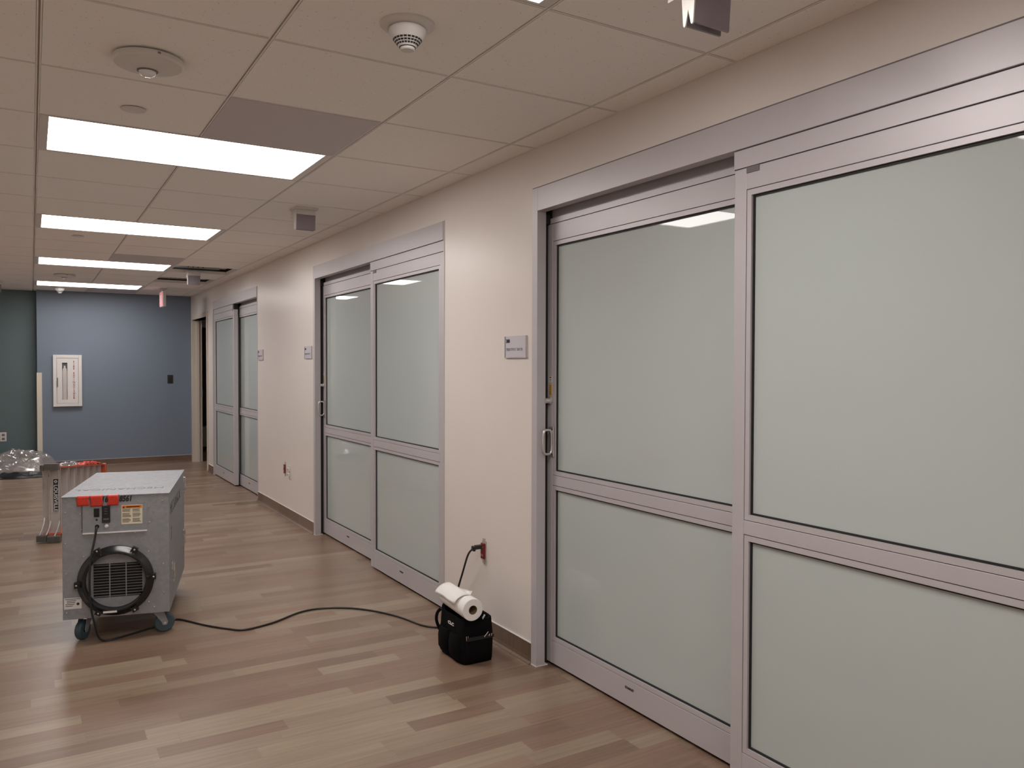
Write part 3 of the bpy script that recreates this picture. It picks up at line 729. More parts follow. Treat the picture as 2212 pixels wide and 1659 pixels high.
def blade_sign(xc, y, label):
    o = thing('bay_light_sign', label, 'ceiling sign', (xc, y, CEIL), group='lilac double blade ceiling signs')
    x0, x1 = xc - 0.062, xc + 0.062
    MB().box(x0 - 0.010, x1 + 0.012, y - 0.055, y + 0.085, CEIL - 0.014, CEIL - 0.0015).build('canopy', M['plastic_white'], o, bevel=0.003)
    MB().box(x0, x1, y - 0.026, y + 0.026, CEIL - 0.045, CEIL - 0.014).build('housing', M['plastic_white'], o, bevel=0.002)
    for s_ in (-1, 1):
        yc = y + s_ * 0.0135; x_ = MB()
        x_.prism([(yc - 0.010, CEIL - 0.045), (yc + 0.010, CEIL - 0.045), (yc + s_ * 0.001 + 0.003, 2.254), (yc + s_ * 0.001 - 0.003, 2.254)], 0, x0 + 0.002, x1)
        x_.build('lens_blade', M['lens'], o)
    # white end cap with two rounded prongs
    def prong(c):
        return [(c - 0.004, 2.253), (c, 2.2495), (c + 0.004, 2.253)]
    pts = [(y - 0.026, CEIL - 0.040)] + prong(y - 0.0135) + [(y, 2.290)] + prong(y + 0.0135) + [(y + 0.026, CEIL - 0.040)]
    MB().prism(pts, 0, x0 - 0.002, x0 + 0.002).build('end_cap', M['plastic_white'], o)
    MB().box(x0 - 0.003, x0 + 0.001, y + 0.030, y + 0.075, CEIL - 0.060, CEIL - 0.012).build('bracket', M['plastic_white'], o, bevel=0.0015)
    return o
blade_sign(1.490, 1.512, 'lilac blade sign with white pronged end at the top edge of the photo')
blade_sign(1.500, 5.05, 'lilac blade sign hanging from the ceiling before the middle sliding door')
blade_sign(1.495, 9.07, 'lilac blade sign hanging in front of the open ceiling cells')
blade_sign(-0.36, 11.30, 'lilac blade sign at the left edge of the photo above the teal wall')

# ------------------------------------------------------------------ air scrubber
SX, SY, TH = 0.123, 4.516, -0.228
WD, DP, H, Z0 = 0.488, 0.947, 0.608, 0.125
sc_ = thing('air_scrubber', 'galvanised steel air scrubber on casters with a black duct ring', 'air scrubber', (SX, SY, 0), TH)
def L(mb, name, m, parent=None, **k): return mb.build(name, m, parent or sc_, local=True, **k)
c = MB(); T = 0.0
# cabinet as a real sheet-metal box with an opening behind the grille
gx0, gx1, gz0, gz1 = 0.137, 0.362, Z0 + 0.097, Z0 + 0.268
c.box(0, gx0, 0, 0.012, Z0, Z0 + H); c.box(gx1, WD, 0, 0.012, Z0, Z0 + H); c.box(gx0, gx1, 0, 0.012, Z0, gz0); c.box(gx0, gx1, 0, 0.012, gz1, Z0 + H)
c.box(0, 0.004, 0.012, DP, Z0, Z0 + H); c.box(WD - 0.004, WD, 0.012, DP, Z0, Z0 + H); c.box(0.004, WD - 0.004, DP - 0.004, DP, Z0, Z0 + H); c.box(0.004, WD - 0.004, 0.012, DP - 0.004, Z0, Z0 + 0.004)
cab = L(c, 'cabinet', M['galv'])
L(MB().box(-0.004, WD + 0.004, -0.004, DP + 0.004, Z0 + H, Z0 + H + 0.005), 'top_panel', M['galv'], bevel=0.001)
L(MB().box(gx0 - 0.01, gx1 + 0.01, 0.012, 0.10, gz0 - 0.01, gz1 + 0.01), 'fan_chamber', M['dark'])
# grille
gg = MB()
for k in range(12):
    z = gz0 + (gz1 - gz0) * (k + 0.5) / 12
    gg.box(gx0, gx1, -0.003, 0.0005, z - 0.0009, z + 0.0009)
for xx in (gx0 + (gx1 - gx0) / 3, gx0 + 2 * (gx1 - gx0) / 3): gg.box(xx - 0.0022, xx + 0.0022, -0.0035, 0.0, gz0, gz1)
for a_, b_ in ((gx0 - 0.004, gx0), (gx1, gx1 + 0.004)): gg.box(a_, b_, -0.003, 0, gz0, gz1)
L(gg, 'outlet_grille', M['galv'])
# duct ring: outer flange and a cylinder lip
rc_ = (0.241, 0, Z0 + 0.183)
R1, R0 = 0.176, 0.143
rg = L(MB().lathe([(R1, 0.0), (R1, -0.010), (R1 - 0.006, -0.018), (R0 + 0.010, -0.030), (R0 + 0.004, -0.044), (R0 - 0.002, -0.044), (R0 - 0.003, -0.006), (R0 - 0.006, 0.0), (R1, 0.0)], rc_, axis=1, n=72), 'duct_ring', M['black_gloss'], smooth=True, angle=35)
for k, an in enumerate((3, 60, 118, 183, 243, 300)):
    a_ = math.radians(an); cx_, cz_ = rc_[0] + R1 * math.cos(a_), rc_[2] + R1 * math.sin(a_)
    t_ = MB().box(-0.026, 0.010, -0.024, 0.0, -0.014, 0.014)
    t_.box(-0.026, 0.010, -0.027, -0.024, 0.010, 0.014); t_.box(-0.026, 0.010, -0.027, -0.024, -0.014, -0.010)
    bmesh.ops.rotate(t_.bm, verts=t_.bm.verts, cent=(0, 0, 0), matrix=Matrix.Rotation(-a_, 3, 'Y'))
    bmesh.ops.translate(t_.bm, verts=t_.bm.verts, vec=(cx_, 0, cz_))
    tb = L(t_, 'ring_clip', M['black'], rg)
    L(MB().lathe([(0, -0.030), (0.0045, -0.029), (0.006, -0.026), (0.006, -0.024)], (cx_ , 0, cz_), axis=1, n=12), 'clip_screw', M['steel'], rg, smooth=True)
L(MB().box(0.187, 0.250, -0.0445, -0.0442, Z0 + 0.030, Z0 + 0.040), 'ring_label', M['lbl_white'], rg)
# control panel
px0, px1, pz0, pz1 = 0.092, 0.386, Z0 + 0.430, Z0 + 0.570
cp = L(MB().box(px0, px1, -0.0025, 0, pz0, pz1), 'control_panel', M['galv'])
L(MB().box(px0, px1, -0.007, -0.0, pz0 - 0.007, pz0 - 0.001), 'panel_edge', M['lbl_white'], cp)
L(MB().box(px0 - 0.004, px0 - 0.001, -0.004, -0.0, pz0, pz1), 'panel_side_edge', M['ink_grey'], cp)
L(MB().box(0.143, 0.168, -0.007, -0.0025, Z0 + 0.506, Z0 + 0.550), 'switch_body', M['black'], cp, bevel=0.002)
L(MB().box(0.148, 0.163, -0.011, -0.007, Z0 + 0.514, Z0 + 0.542), 'rocker_switch', M['black_gloss'], cp, bevel=0.001)
hm = L(MB().box(0.180, 0.217, -0.010, -0.0025, Z0 + 0.476, Z0 + 0.562), 'hour_meter', M['black'], cp, bevel=0.002)
k = MB()
for z in (0.545, 0.533, 0.520): k.box(0.192, 0.205, -0.0112, -0.010, Z0 + z, Z0 + z + 0.003)
k.box(0.184, 0.213, -0.0112, -0.010, Z0 + 0.480, Z0 + 0.4815)
k.box(0.186, 0.211, -0.0112, -0.010, Z0 + 0.490, Z0 + 0.499)
L(k, 'meter_marks', M['ink_grey'], cp)
L(MB().lathe([(0, -0.006), (0.004, -0.006), (0.005, -0.0025)], (0.155, 0, Z0 + 0.492), axis=1, n=14), 'indicator', M['ink'], cp)
L(MB().lathe([(0, -0.010), (0.004, -0.0105), (0.009, -0.008), (0.0095, -0.0025)], (0.200, 0, Z0 + 0.459), axis=1, n=20), 'panel_bolt', M['lbl_white'], cp, smooth=True)
L(MB().lathe([(0, -0.006), (0.006, -0.006), (0.009, -0.008), (0.010, -0.0025)], (0.157, 0, Z0 + 0.459), axis=1, n=20), 'cord_grommet', M['black'], cp, smooth=True)
wl = L(MB().box(0.268, 0.364, -0.0036, -0.0025, Z0 + 0.463, Z0 + 0.560), 'warning_label', M['cream_lbl'], cp)
L(MB().box(0.270, 0.362, -0.0041, -0.0036, Z0 + 0.543, Z0 + 0.558), 'label_header', M['orange_lbl'], cp)
k = MB(); random.seed(3)
for cl in (0, 1):
    for q_ in range(13):
        z = Z0 + 0.537 - 0.0053 * q_; xx = 0.272 + 0.047 * cl
        if q_ in (3, 8): continue
        k.box(xx, xx + 0.040 - random.random() * 0.010, -0.0042, -0.0036, z, z + 0.0024)
L(k, 'label_print', M['ink_grey'], cp)
k = MB(); k.prism([(0.274, Z0 + 0.545), (0.284, Z0 + 0.545), (0.279, Z0 + 0.5555)], 1, -0.0046, -0.0041); k.box(0.290, 0.352, -0.0046, -0.0041, Z0 + 0.548, Z0 + 0.553)
L(k, 'warning_mark', M['ink'], cp)
# label lower left
L(MB().box(0.006, 0.084, -0.001, 0, Z0 + 0.053, Z0 + 0.108), 'rating_label', M['lbl_white'])
k = MB()
for q_, (a_, b_) in enumerate(((0.010, 0.078), (0.018, 0.060), (0.018, 0.055), (0.012, 0.052), (0.012, 0.045))):
    k.box(a_, b_, -0.0016, -0.001, Z0 + 0.101 - 0.0085 * q_, Z0 + 0.104 - 0.0085 * q_)
k.lathe([(0, -0.0016), (0.007, -0.0016)], (0.068, 0, Z0 + 0.077), axis=1, n=14)
L(k, 'rating_print', M['ink_grey'])
# screws on the sheet metal
for xx, zz in ((0.018, 0.59), (0.075, 0.583), (0.005 + 0.012, 0.535), (0.083, 0.525), (0.087, 0.445), (0.145, 0.418), (0.330, 0.418), (0.397, 0.467), (0.397, 0.548), (0.345, 0.575),
               (0.410, 0.603), (0.458, 0.575), (0.462, 0.405), (0.462, 0.250), (0.462, 0.100), (0.392, 0.318), (0.392, 0.060), (0.417, 0.030), (0.015, 0.380), (0.018, 0.230), (0.018, 0.035), (0.095, 0.310)):
    L(MB().lathe([(0, -0.0035), (0.003, -0.003), (0.0045, -0.001), (0.0045, 0.0)], (xx, 0, Z0 + zz), axis=1, n=10), 'sheet_screw', M['steel'], cab, smooth=True)
# red tape flaps folded over the top edge
random.seed(11)
for k_, (a_, b_, zb) in enumerate(((0.067, 0.122, 0.566), (0.128, 0.184, 0.560), (0.205, 0.256, 0.562))):
    t_ = MB(); n1, n2 = 8, 10; gridv = []
    for i in range(n1 + 1):
        row = []
        for j in range(n2 + 1):
            u, v = i / n1, j / n2
            xx = a_ + (b_ - a_) * u + 0.002 * math.sin(9 * v + k_) ; s_ = v * 0.085
            if s_ < 0.022: p = (xx, 0.016 - s_, Z0 + H + 0.0058)
            else: p = (xx, -0.0055 - 0.003 * abs(math.sin(7 * u + 5 * v + k_)), Z0 + H + 0.0058 - (s_ - 0.022) * (H + 0.0058 - zb) / 0.063)
            row.append(t_.bm.verts.new(p))
        gridv.append(row)
    for i in range(n1):
        for j in range(n2): t_.bm.faces.new((gridv[i][j], gridv[i + 1][j], gridv[i + 1][j + 1], gridv[i][j + 1]))
    L(t_, 'tape_strip', M['tape'], smooth=True, angle=80, solid=0.0008)
    # marker writing and stencils
text('marker_writing', '8561', M['ink'], sc_, (0.257, -0.0012, Z0 + 0.580), (1, 0, 0), (0.15, 0, 1), 0.038, ext=0.0004, local=True, sx=0.78, bold=0.0016)
text('marker_writing', '16', M['ink'], sc_, (0.176, -0.0012, Z0 + 0.580), (1, 0, 0), (0.15, 0, 1), 0.038, ext=0.0004, local=True, sx=0.78, bold=0.0016)
text('top_stencil', 'MECHANICAL', M['ink_stencil'], sc_, (WD - 0.04, 0.235, Z0 + H + 0.0053), (-1, 0, 0), (0, -1, 0), 0.080, ext=0.0003, local=True, sx=0.86)
text('side_stencil', 'MECHANICAL', M['ink_stencil'], sc_, (WD + 0.0006, 0.06, Z0 + 0.485), (0, 1, 0), (0, 0, 1), 0.085, ext=0.0003, local=True, sx=1.15)
text('side_stencil', '7', M['ink_stencil'], sc_, (WD + 0.0006, 0.10, Z0 + 0.345), (0, 1, 0), (0, 0, 1), 0.10, ext=0.0003, local=True)
# draw latches on the right side
for yy, zz in ((0.86, 0.535), (0.83, 0.215), (0.13, 0.175)):
    m_ = MB(); m_.box(WD, WD + 0.004, yy - 0.020, yy + 0.020, Z0 + zz + 0.012, Z0 + zz + 0.050); m_.box(WD + 0.004, WD + 0.016, yy - 0.012, yy + 0.012, Z0 + zz + 0.020, Z0 + zz + 0.044)
    lt = L(m_, 'draw_latch', M['steel'], bevel=0.001)
    lp = [(WD + 0.014, yy + 0.012 * math.cos(2 * PI * q / 16), Z0 + zz - 0.005 + 0.030 * math.sin(2 * PI * q / 16)) for q in range(16)]
    L(MB().tube(lp, 0.0022, 6, closed=True), 'latch_loop', M['steel'], lt, smooth=True)
    L(MB().box(WD, WD + 0.012, yy - 0.014, yy + 0.014, Z0 + zz - 0.052, Z0 + zz - 0.036), 'latch_keeper', M['steel'], lt)
# casters
def caster(px, py, ang, brake):
    root = MB(); root.box(-0.040, 0.040, -0.040, 0.040, Z0 - 0.004, Z0); root.lathe([(0.024, 0), (0.024, 0.012)], (0, 0, Z0 - 0.016), n=20)
    r_ = 0.050; tr = 0.030   # trail
    for s_ in (-1, 1):
        root.prism([(-0.026, Z0 - 0.014), (0.026, Z0 - 0.014), (tr + 0.016, r_ + 0.004), (tr + 0.010, r_ - 0.012), (tr - 0.010, r_ - 0.012), (tr - 0.016, r_ + 0.006)], 0, s_ * 0.022 - 0.0015, s_ * 0.022 + 0.0015)
    root.box(-0.022, 0.022, -0.026, 0.026, Z0 - 0.018, Z0 - 0.014)
    def place(mb):
        bmesh.ops.rotate(mb.bm, verts=mb.bm.verts, cent=(0, 0, 0), matrix=Matrix.Rotation(ang, 3, 'Z')); bmesh.ops.translate(mb.bm, verts=mb.bm.verts, vec=(px, py, 0)); return mb
    fk = L(place(root), 'caster', M['galv'], bevel=0.0008)
    L(place(MB().lathe([(0.014, -0.016), (r_ - 0.006, -0.016), (r_, -0.009), (r_, 0.009), (r_ - 0.006, 0.016), (0.014, 0.016), (0.014, -0.016)], (0, tr, r_), axis=0, n=40)), 'caster_wheel', M['tyre'], fk, smooth=True)
    L(place(MB().lathe([(0, -0.026), (0.007, -0.026), (0.007, 0.026), (0, 0.026)], (0, tr, r_), axis=0, n=14)), 'axle_bolt', M['steel'], fk)
    if brake: L(place(MB().prism([(-0.030, Z0 - 0.018), (-0.062, Z0 + 0.004), (-0.060, Z0 + 0.008), (-0.028, Z0 - 0.012)], 0, -0.016, 0.016)), 'brake_pedal', M['lbl_white'], fk)
    return fk
caster(0.085, 0.100, math.radians(158), False)
caster(0.425, 0.075, math.radians(-75), True)
caster(0.075, DP - 0.08, math.radians(140), False)
caster(0.415, DP - 0.08, math.radians(20), False)

# power cord: from the scrubber's panel to the red outlet
def loc2w(a_, b_, z): return (SX + a_ * math.cos(TH) - b_ * math.sin(TH), SY + a_ * math.sin(TH) + b_ * math.cos(TH), z)
pc = thing('power_cord', 'black power cord running from the air scrubber across the floor to the red outlet', 'cord', loc2w(0.157, 0, 0))
r_ = 0.0052
pts = [loc2w(0.157, 0.004, Z0 + 0.459), loc2w(0.157, -0.022, Z0 + 0.452), loc2w(0.150, -0.030, Z0 + 0.40), loc2w(0.135, -0.052, Z0 + 0.30), loc2w(0.130, -0.058, Z0 + 0.18), loc2w(0.137, -0.058, Z0 + 0.06),
       loc2w(0.150, -0.045, 0.10), loc2w(0.160, -0.02, 0.035), loc2w(0.185, 0.00, r_), loc2w(0.24, 0.02, r_), loc2w(0.34, 0.10, r_), loc2w(0.45, 0.20, r_),
       (0.675, 4.645, r_), (0.777, 4.476, r_), (0.870, 4.350, r_), (0.950, 4.285, r_), (1.105, 4.326, r_), (1.288, 4.435, r_), (1.421, 4.436, r_), (1.558, 4.355, r_), (1.668, 4.209, r_), (1.738, 4.043, r_),
       (1.776, 3.884, r_), (1.823, 3.812, r_), (1.885, 3.790, r_), (1.930, 3.800, 0.03), (1.940, 3.798, 0.152), (1.940, 3.718, 0.307), (1.930, 3.640, 0.415), (1.930, 3.585, 0.458)]
MB().tube(smooth_path(pts, 8), r_, 10).build('cord', M['black'], pc, smooth=True)
plg = MB(); plg.box(1.924, 1.938, 3.570, 3.598, 0.444, 0.470); plg.box(1.936, W - 0.017, 3.571, 3.591, 0.452, 0.474)
plg.build('plug', M['black'], pc, bevel=0.004)

# ------------------------------------------------------------------ black tool bag and paper towel roll
bx0, bx1, by0, by1, bh = 1.700, 1.868, 3.255, 3.515, 0.215
bg = thing('tool_bag', 'open black fabric tool bag against the cream wall, paper roll on top', 'bag', ((bx0 + bx1) / 2, (by0 + by1) / 2, 0))
m_ = MB(); n = 14; hgt = [0.0, 0.02, 0.07, 0.13, 0.18, 0.205, 0.213]
def bag_ring(s, z, j, inset=0.0):
    out = []; k = 5
    c0 = ((bx0 + bx1) / 2, (by0 + by1) / 2); hw, hd = (bx1 - bx0) / 2 * s - inset, (by1 - by0) / 2 * s - inset
    per = []
    for q in range(40):
        t_ = 2 * PI * q / 40; c_, s_ = math.cos(t_), math.sin(t_)
        ex_, ey_ = abs(c_) ** 0.28 * (1 if c_ >= 0 else -1), abs(s_) ** 0.28 * (1 if s_ >= 0 else -1)
        wv = 0.0035 * noise.noise(Vector((c_ * 3, s_ * 3, z * 14)))
        sag = 0.0
        if z > 0.15: sag = 0.012 * noise.noise(Vector((c_ * 2.0, s_ * 2.0, 5)))
        zz = z + sag + (0.020 * max(0, s_) - 0.004 if z > 0.17 else 0)
        per.append((c0[0] + ex_ * (hw + wv), c0[1] + ey_ * (hd + wv), max(0, zz)))
    return per
rings = []
for j, z in enumerate(hgt):
    s_ = [0.97, 1.0, 1.02, 1.01, 0.99, 0.97, 0.955][j]
    rings.append([m_.bm.verts.new(p) for p in bag_ring(s_, z, j)])
for z, ins in ((0.212, 0.008), (0.16, 0.010), (0.10, 0.012)):
    rings.append([m_.bm.verts.new(p) for p in bag_ring(0.955, z, 0, ins)])
for A_, B_ in zip(rings, rings[1:]):
    for k in range(40): m_.bm.faces.new((A_[k], A_[(k + 1) % 40], B_[(k + 1) % 40], B_[k]))
m_.bm.faces.new(rings[0]); m_.bm.faces.new(rings[-1])
m_.build('bag_body', M['fabric'], bg, smooth=True, angle=60)
# pockets: rounded pouches on the two visible sides
def pouch(pts_fn, name):
    p_ = MB(); A_ = []
    for z, bul in ((0.012, 0.006), (0.04, 0.026), (0.09, 0.028), (0.125, 0.018), (0.132, 0.014), (0.130, 0.003)):
        A_.append([p_.bm.verts.new(q) for q in pts_fn(z, bul)])
    for a1, b1 in zip(A_, A_[1:]):
        for k in range(len(a1) - 1): p_.bm.faces.new((a1[k], a1[k + 1], b1[k + 1], b1[k]))
    return p_.build(name, M['fabric'], bg, smooth=True, solid=0.002)
def side(y0, y1): return lambda z, b: [(bx0 + 0.002 - b * math.sin(PI * k / 8) ** 0.5, y0 + (y1 - y0) * k / 8, z) for k in range(9)]
def frnt(x0, x1): return lambda z, b: [(x0 + (x1 - x0) * k / 8, by0 + 0.002 - b * math.sin(PI * k / 8) ** 0.5, z) for k in range(9)]
pouch(side(3.275, 3.385), 'side_pocket'); pouch(side(3.39, 3.50), 'side_pocket'); pouch(frnt(1.715, 1.850), 'front_pocket')
MB().box(1.716, 1.852, by0 - 0.020, by0 - 0.016, 0.118, 0.134).build('pocket_trim', M['black'], bg)
MB().tube(smooth_path([(bx0 - 0.002, 3.49, 0.10), (bx0 - 0.018, 3.50, 0.15), (bx0 - 0.012, 3.505, 0.185), (bx0 + 0.004, 3.50, 0.205)], 5), 0.008, 8).build('strap', M['fabric'], bg, smooth=True)
text('bag_lettering', 'CLC', M['lbl_white'], bg, (bx0 - 0.0035, 3.405, 0.163), (0, -1, 0), (0, 0, 1), 0.020, ext=0.0005, bold=0.001, sx=1.6)
k = MB(); k.tube([(1.800, by0 - 0.022, 0.128), (1.820, by0 - 0.024, 0.150)], 0.0022, 6); k.tube([(1.825, by0 - 0.022, 0.128), (1.828, by0 - 0.022, 0.138)], 0.003, 6); k.tube([(1.838, by0 - 0.022, 0.128), (1.840, by0 - 0.022, 0.138)], 0.003, 6)
k.build('small_tools', M['steel'], bg, smooth=True)
k = MB(); k.tube([(1.712, 3.262 - 0.02, 0.120), (1.711, 3.262 - 0.02, 0.142)], 0.002, 6); k.tube([(1.720, 3.262 - 0.02, 0.120), (1.720, 3.262 - 0.02, 0.142)], 0.002, 6); k.build('screwdriver_tips', M['steel'], bg, smooth=True)
k = MB(); k.tube([(1.800, by0 + 0.012, 0.190), (1.816, by0 + 0.004, 0.222)], 0.004, 8); k.build('white_tool', M['lbl_white'], bg, smooth=True)

pr = thing('paper_towel_roll', 'white paper towel roll with a loose sheet, lying on the black bag', 'paper roll', (1.745, 3.35, 0.262))
ax0, ax1 = Vector((1.735, 3.225, 0.266)), Vector((1.745, 3.490, 0.275)); d_ = (ax1 - ax0)
def along(mb):
    q = Vector((0, 1, 0)).rotation_difference(d_.normalized()); bmesh.ops.rotate(mb.bm, verts=mb.bm.verts, cent=(0, 0, 0), matrix=q.to_matrix()); bmesh.ops.translate(mb.bm, verts=mb.bm.verts, vec=ax0); return mb
LN = d_.length; Rr = 0.0515
along(MB().lathe([(0.021, 0.0), (Rr - 0.002, 0.0), (Rr, 0.002), (Rr, LN - 0.002), (Rr - 0.002, LN), (0.021, LN), (0.021, 0.0)], axis=1, n=56)).build('paper', M['paper'], pr, smooth=True)
along(MB().lathe([(0.0195, -0.001), (0.0212, -0.001), (0.0212, LN + 0.001), (0.0195, LN + 0.001), (0.0195, -0.001)], axis=1, n=40)).build('cardboard_tube', M['card'], pr, smooth=True)
s_ = MB(); rows = []
for i in range(13):
    t_ = i / 12; row = []
    for j in range(10):
        v = j / 9; a_ = math.radians(75 + 95 * t_); rr = Rr + 0.0015 + 0.012 * t_ * t_ + 0.004 * math.sin(v * 7) * t_
        x_ = rr * math.cos(a_); z_ = rr * math.sin(a_) + 0.008 * t_ * (1 - v)
        if t_ > 0.6: z_ = max(z_, -0.005)
        row.append(s_.bm.verts.new((x_, 0.055 + v * (LN - 0.045) + 0.012 * t_, z_)))
    rows.append(row)
for i in range(12):
    for j in range(9): s_.bm.faces.new((rows[i][j], rows[i + 1][j], rows[i + 1][j + 1], rows[i][j + 1]))
# pointed flap standing up on top
a_, b_, c_, e_2 = (0.012, 0.055, Rr + 0.001), (-0.030, 0.16, Rr - 0.006), (0.020, 0.17, Rr - 0.001), (0.020, 0.045, Rr + 0.022)
vs = [s_.bm.verts.new(p) for p in (a_, b_, c_, e_2)]; s_.bm.faces.new(vs)
along(s_).build('loose_sheet', M['paper'], pr, smooth=True, solid=0.0008)

# ------------------------------------------------------------------ step ladder lying on its side
LX, LY, LR = 0.100, 7.190, -math.atan2(0.46, 2.02)
ld = thing('step_ladder', 'folded orange and grey step ladder lying on its side behind the air scrubber', 'ladder', (LX, LY, 0), LR)
def K(mb, name, m, parent=None, **k): return mb.build(name, m, parent or ld, local=True, **k)
LEN = 2.05; zb0 = 0.075
def ztop(y): return 0.585 - 0.215 * y / LEN
# side rails (fibreglass channels)
def rail(x0, x1, zlo, zhi, name, dy=0.0):
    m_ = MB(); A_ = [m_.bm.verts.new(p) for p in ((x0, dy, zlo(0)), (x1, dy, zlo(0)), (x1, dy, zhi(0)), (x0, dy, zhi(0)))]; y = LEN
    B_ = [m_.bm.verts.new(p) for p in ((x0, y, zlo(y)), (x1, y, zlo(y)), (x1, y, zhi(y)), (x0, y, zhi(y)))]
    m_.bm.faces.new(A_); m_.bm.faces.new(B_[::-1])
    for i in range(4): m_.bm.faces.new((A_[(i + 1) % 4], A_[i], B_[i], B_[(i + 1) % 4]))
    return K(m_, name, M['orange'])
rail(0.000, 0.085, lambda y: ztop(y) - 0.002, lambda y: ztop(y) + 0.010, 'upper_rail', 0.03)
rail(0.000, 0.085, lambda y: 0.016 + 0.04 * (1 - y / LEN), lambda y: 0.028 + 0.04 * (1 - y / LEN), 'lower_rail', 0.03)
rail(-0.060, -0.012, lambda y: ztop(y) - 0.012, lambda y: ztop(y) - 0.002, 'rear_upper_rail', 0.05)
rail(-0.060, -0.012, lambda y: 0.016 + 0.03 * (1 - y / LEN), lambda y: 0.026 + 0.03 * (1 - y / LEN), 'rear_lower_rail', 0.05)
# steps: ribbed aluminium treads standing on edge
for k_ in range(7):
    y = 0.05 + 0.295 * k_; zt_ = ztop(y) - 0.002; z0_ = 0.03 + 0.04 * (1 - y / LEN)
    m_ = MB()
    x0_, x1_ = 0.004, 0.082
    if k_ == 0: x0_, x1_ = 0.004, 0.078
    m_.box(x0_, x1_, y, y + 0.004, z0_, zt_); m_.box(x0_, x0_ + 0.004, y, y + 0.028, z0_, zt_); m_.box(x1_ - 0.004, x1_, y, y + 0.028, z0_, zt_)
    for q in range(3): m_.box(x0_ + 0.018 + 0.018 * q, x0_ + 0.021 + 0.018 * q, y - 0.003, y, z0_, zt_)
    K(m_, 'tread', M['lad_alu'], bevel=0.0)
# rear section braces (horizontal bars)
for y in (0.10, 0.75, 1.40): K(MB().box(-0.056, -0.018, y, y + 0.02, 0.06, ztop(y) - 0.012), 'rear_brace', M['lad_alu'])
# curved knee braces under the first step
for s_, zz in ((1, 0.10), (-1, 0.52)):
    for x_ in (-0.036, 0.010, 0.072):
        pts = [(x_ - 0.030 * (1 - t) ** 2 * (1 if s_ == 1 else 0), 0.015 + 0.05 * t, zz - s_ * 0.05 + s_ * 0.14 * t) for t in [q / 6 for q in range(7)]]
        K(MB().tube(pts, 0.006, 6), 'knee_brace', M['lad_alu'], smooth=True)
# feet with waffle soles
def foot(x0, x1, z0_, z1_):
    m_ = MB().box(x0, x1, -0.012, 0.04, z0_, z1_)
    nx, nz = max(3, int((x1 - x0) / 0.014)), 4
    for i in range(nx):
        for j in range(nz):
            m_.box(x0 + (x1 - x0) * (i + 0.15) / nx, x0 + (x1 - x0) * (i + 0.8) / nx, -0.018, -0.012, z0_ + (z1_ - z0_) * (j + 0.15) / nz, z0_ + (z1_ - z0_) * (j + 0.8) / nz)
    return K(m_, 'rubber_foot', M['rubber_grey'])
foot(-0.005, 0.088, 0.002, 0.052); foot(-0.078, -0.010, 0.012, 0.062)
foot(-0.020, 0.078, 0.572, 0.622); foot(-0.050, -0.022, 0.568, 0.612)
# top cap
K(MB().box(-0.055, 0.095, LEN, LEN + 0.05, 0.018, ztop(LEN) + 0.012), 'top_cap', M['orange'], bevel=0.006)
bd_ = K(MB().box(0.030, 0.066, 0.0455, 0.0468, 0.235, 0.495), 'name_badge', M['ink'], bevel=0.0005)
k = MB(); e = 0.0015
for a1, b1, c1, d1 in ((0.028, 0.030, 0.233, 0.497), (0.066, 0.068, 0.233, 0.497), (0.030, 0.066, 0.233, 0.235), (0.030, 0.066, 0.495, 0.497)): k.box(a1, b1, 0.0450, 0.0468, c1, d1)
K(k, 'badge_border', M['lbl_white'])
text('badge_lettering', 'LOUISVILLE', M['lbl_white'], ld, (0.036, 0.0450, 0.450), (0, 0, -1), (1, 0, 0), 0.036, ext=0.0004, local=True, sx=1.17, bold=0.0004)
k = MB(); k.prism([(0.036, 0.474), (0.048, 0.460), (0.060, 0.474), (0.054, 0.484), (0.042, 0.484)], 1, 0.0447, 0.0455); K(k, 'badge_emblem', M['lbl_white'])
k = MB(); k.box(0.044, 0.052, 0.0440, 0.0448, 0.468, 0.478); K(k, 'badge_emblem_centre', M['ink'])

# red cloth on the ladder
def sheet(name, m, parent, nx, ny, fn, solid=0.0, sub=0, smooth=True):
    s_ = MB(); R_ = [[s_.bm.verts.new(fn(i / nx, j / ny)) for j in range(ny + 1)] for i in range(nx + 1)]
    for i in range(nx):
        for j in range(ny): s_.bm.faces.new((R_[i][j], R_[i + 1][j], R_[i + 1][j + 1], R_[i][j + 1]))
    return s_.build(name, m, parent, smooth=smooth, angle=80, solid=solid)
def lad_w(x, y, z): return (LX + x * math.cos(LR) - y * math.sin(LR), LY + x * math.sin(LR) + y * math.cos(LR), z)
rcl = thing('red_cloth', 'crumpled bright red cloth lying on top of the ladder', 'cloth', lad_w(0.04, 1.5, ztop(1.5) + 0.01))
def rf(u, v):
    y = 0.95 + 1.0 * u; x = 0.0 + 0.085 * v
    hh = 0.030 * (math.sin(PI * u) ** 0.6) * (math.sin(PI * v) ** 0.5) + 0.018 * noise.noise(Vector((u * 9, v * 5, 1)))
    return lad_w(x, y, ztop(y) + 0.011 + max(0.0, hh))
sheet('cloth', M['tape'], rcl, 30, 8, rf, solid=0.002)

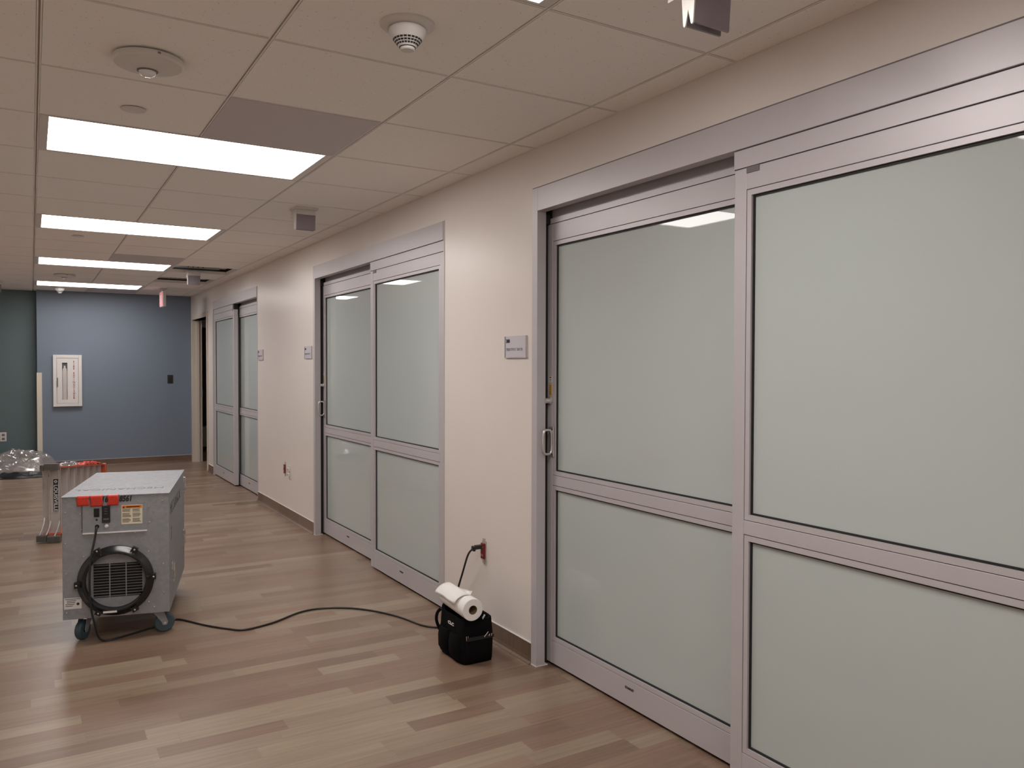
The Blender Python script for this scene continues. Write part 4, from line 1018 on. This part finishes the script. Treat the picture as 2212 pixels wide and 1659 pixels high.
# ------------------------------------------------------------------ heap of plastic sheeting
hp = thing('plastic_sheeting', 'heap of crumpled clear plastic sheeting on the floor at the far left', 'plastic sheeting', (-0.3, 11.75, 0))
def dome(cx_, cy_, rx, ry_, h, seed, fr=5.0, amp=0.10):
    def fn(u, v):
        a1 = 2 * PI * u; r1 = v
        p = Vector((math.cos(a1) * r1, math.sin(a1) * r1, 0)); q = p * fr + Vector((seed, seed * 2, 0))
        n1 = noise.turbulence(q, 4, False, noise_basis='PERLIN_ORIGINAL'); n2 = abs(noise.noise(q * 2.3)); ridge = (1 - n2) ** 2
        hh = h * max(0.0, 1 - r1 ** 2.4) ** 0.7 * (0.78 + 0.22 * n1) + amp * ridge * (1 - r1 ** 4)
        k = 1 + 0.12 * noise.noise(Vector((math.cos(a1) * 2, math.sin(a1) * 2, seed)))
        return (cx_ + p.x * rx * k, cy_ + p.y * ry_ * k, 0.006 + max(0, hh) * (0.0 if r1 > 0.999 else 1))
    return fn
sheet('clear_film', M['film'], hp, 90, 34, dome(-0.12, 12.00, 0.44, 0.36, 0.33, 3.1, 2.6, 0.04))
sheet('clear_film', M['film'], hp, 90, 34, dome(-0.50, 11.98, 0.42, 0.34, 0.25, 7.7, 3.0, 0.04))
sheet('clear_film', M['film'], hp, 80, 30, dome(-0.22, 11.95, 0.50, 0.30, 0.19, 12.3, 4.5, 0.04))
sheet('white_film', M['bag_white'], hp, 60, 20, dome(-0.02, 11.88, 0.28, 0.22, 0.13, 5.5, 5.0, 0.03))
sheet('clear_film', M['film'], hp, 70, 20, dome(0.42, 12.02, 0.26, 0.16, 0.09, 21.0, 3.0, 0.04))
bs = thing('black_sheeting', 'flat black plastic sheet lying under the clear plastic heap', 'plastic sheeting', (-0.3, 11.7, 0))
def bf(u, v):
    return (-1.05 + 1.25 * u, 11.44 + 0.08 * noise.noise(Vector((u * 6, 0, 2))) + 0.55 * v, 0.004 + (0.045 + 0.05 * abs(noise.noise(Vector((u * 14, v * 5, 4))))) * math.sin(PI * v) ** 0.6)
sheet('sheet', M['black_film'], bs, 60, 14, bf, solid=0.001)
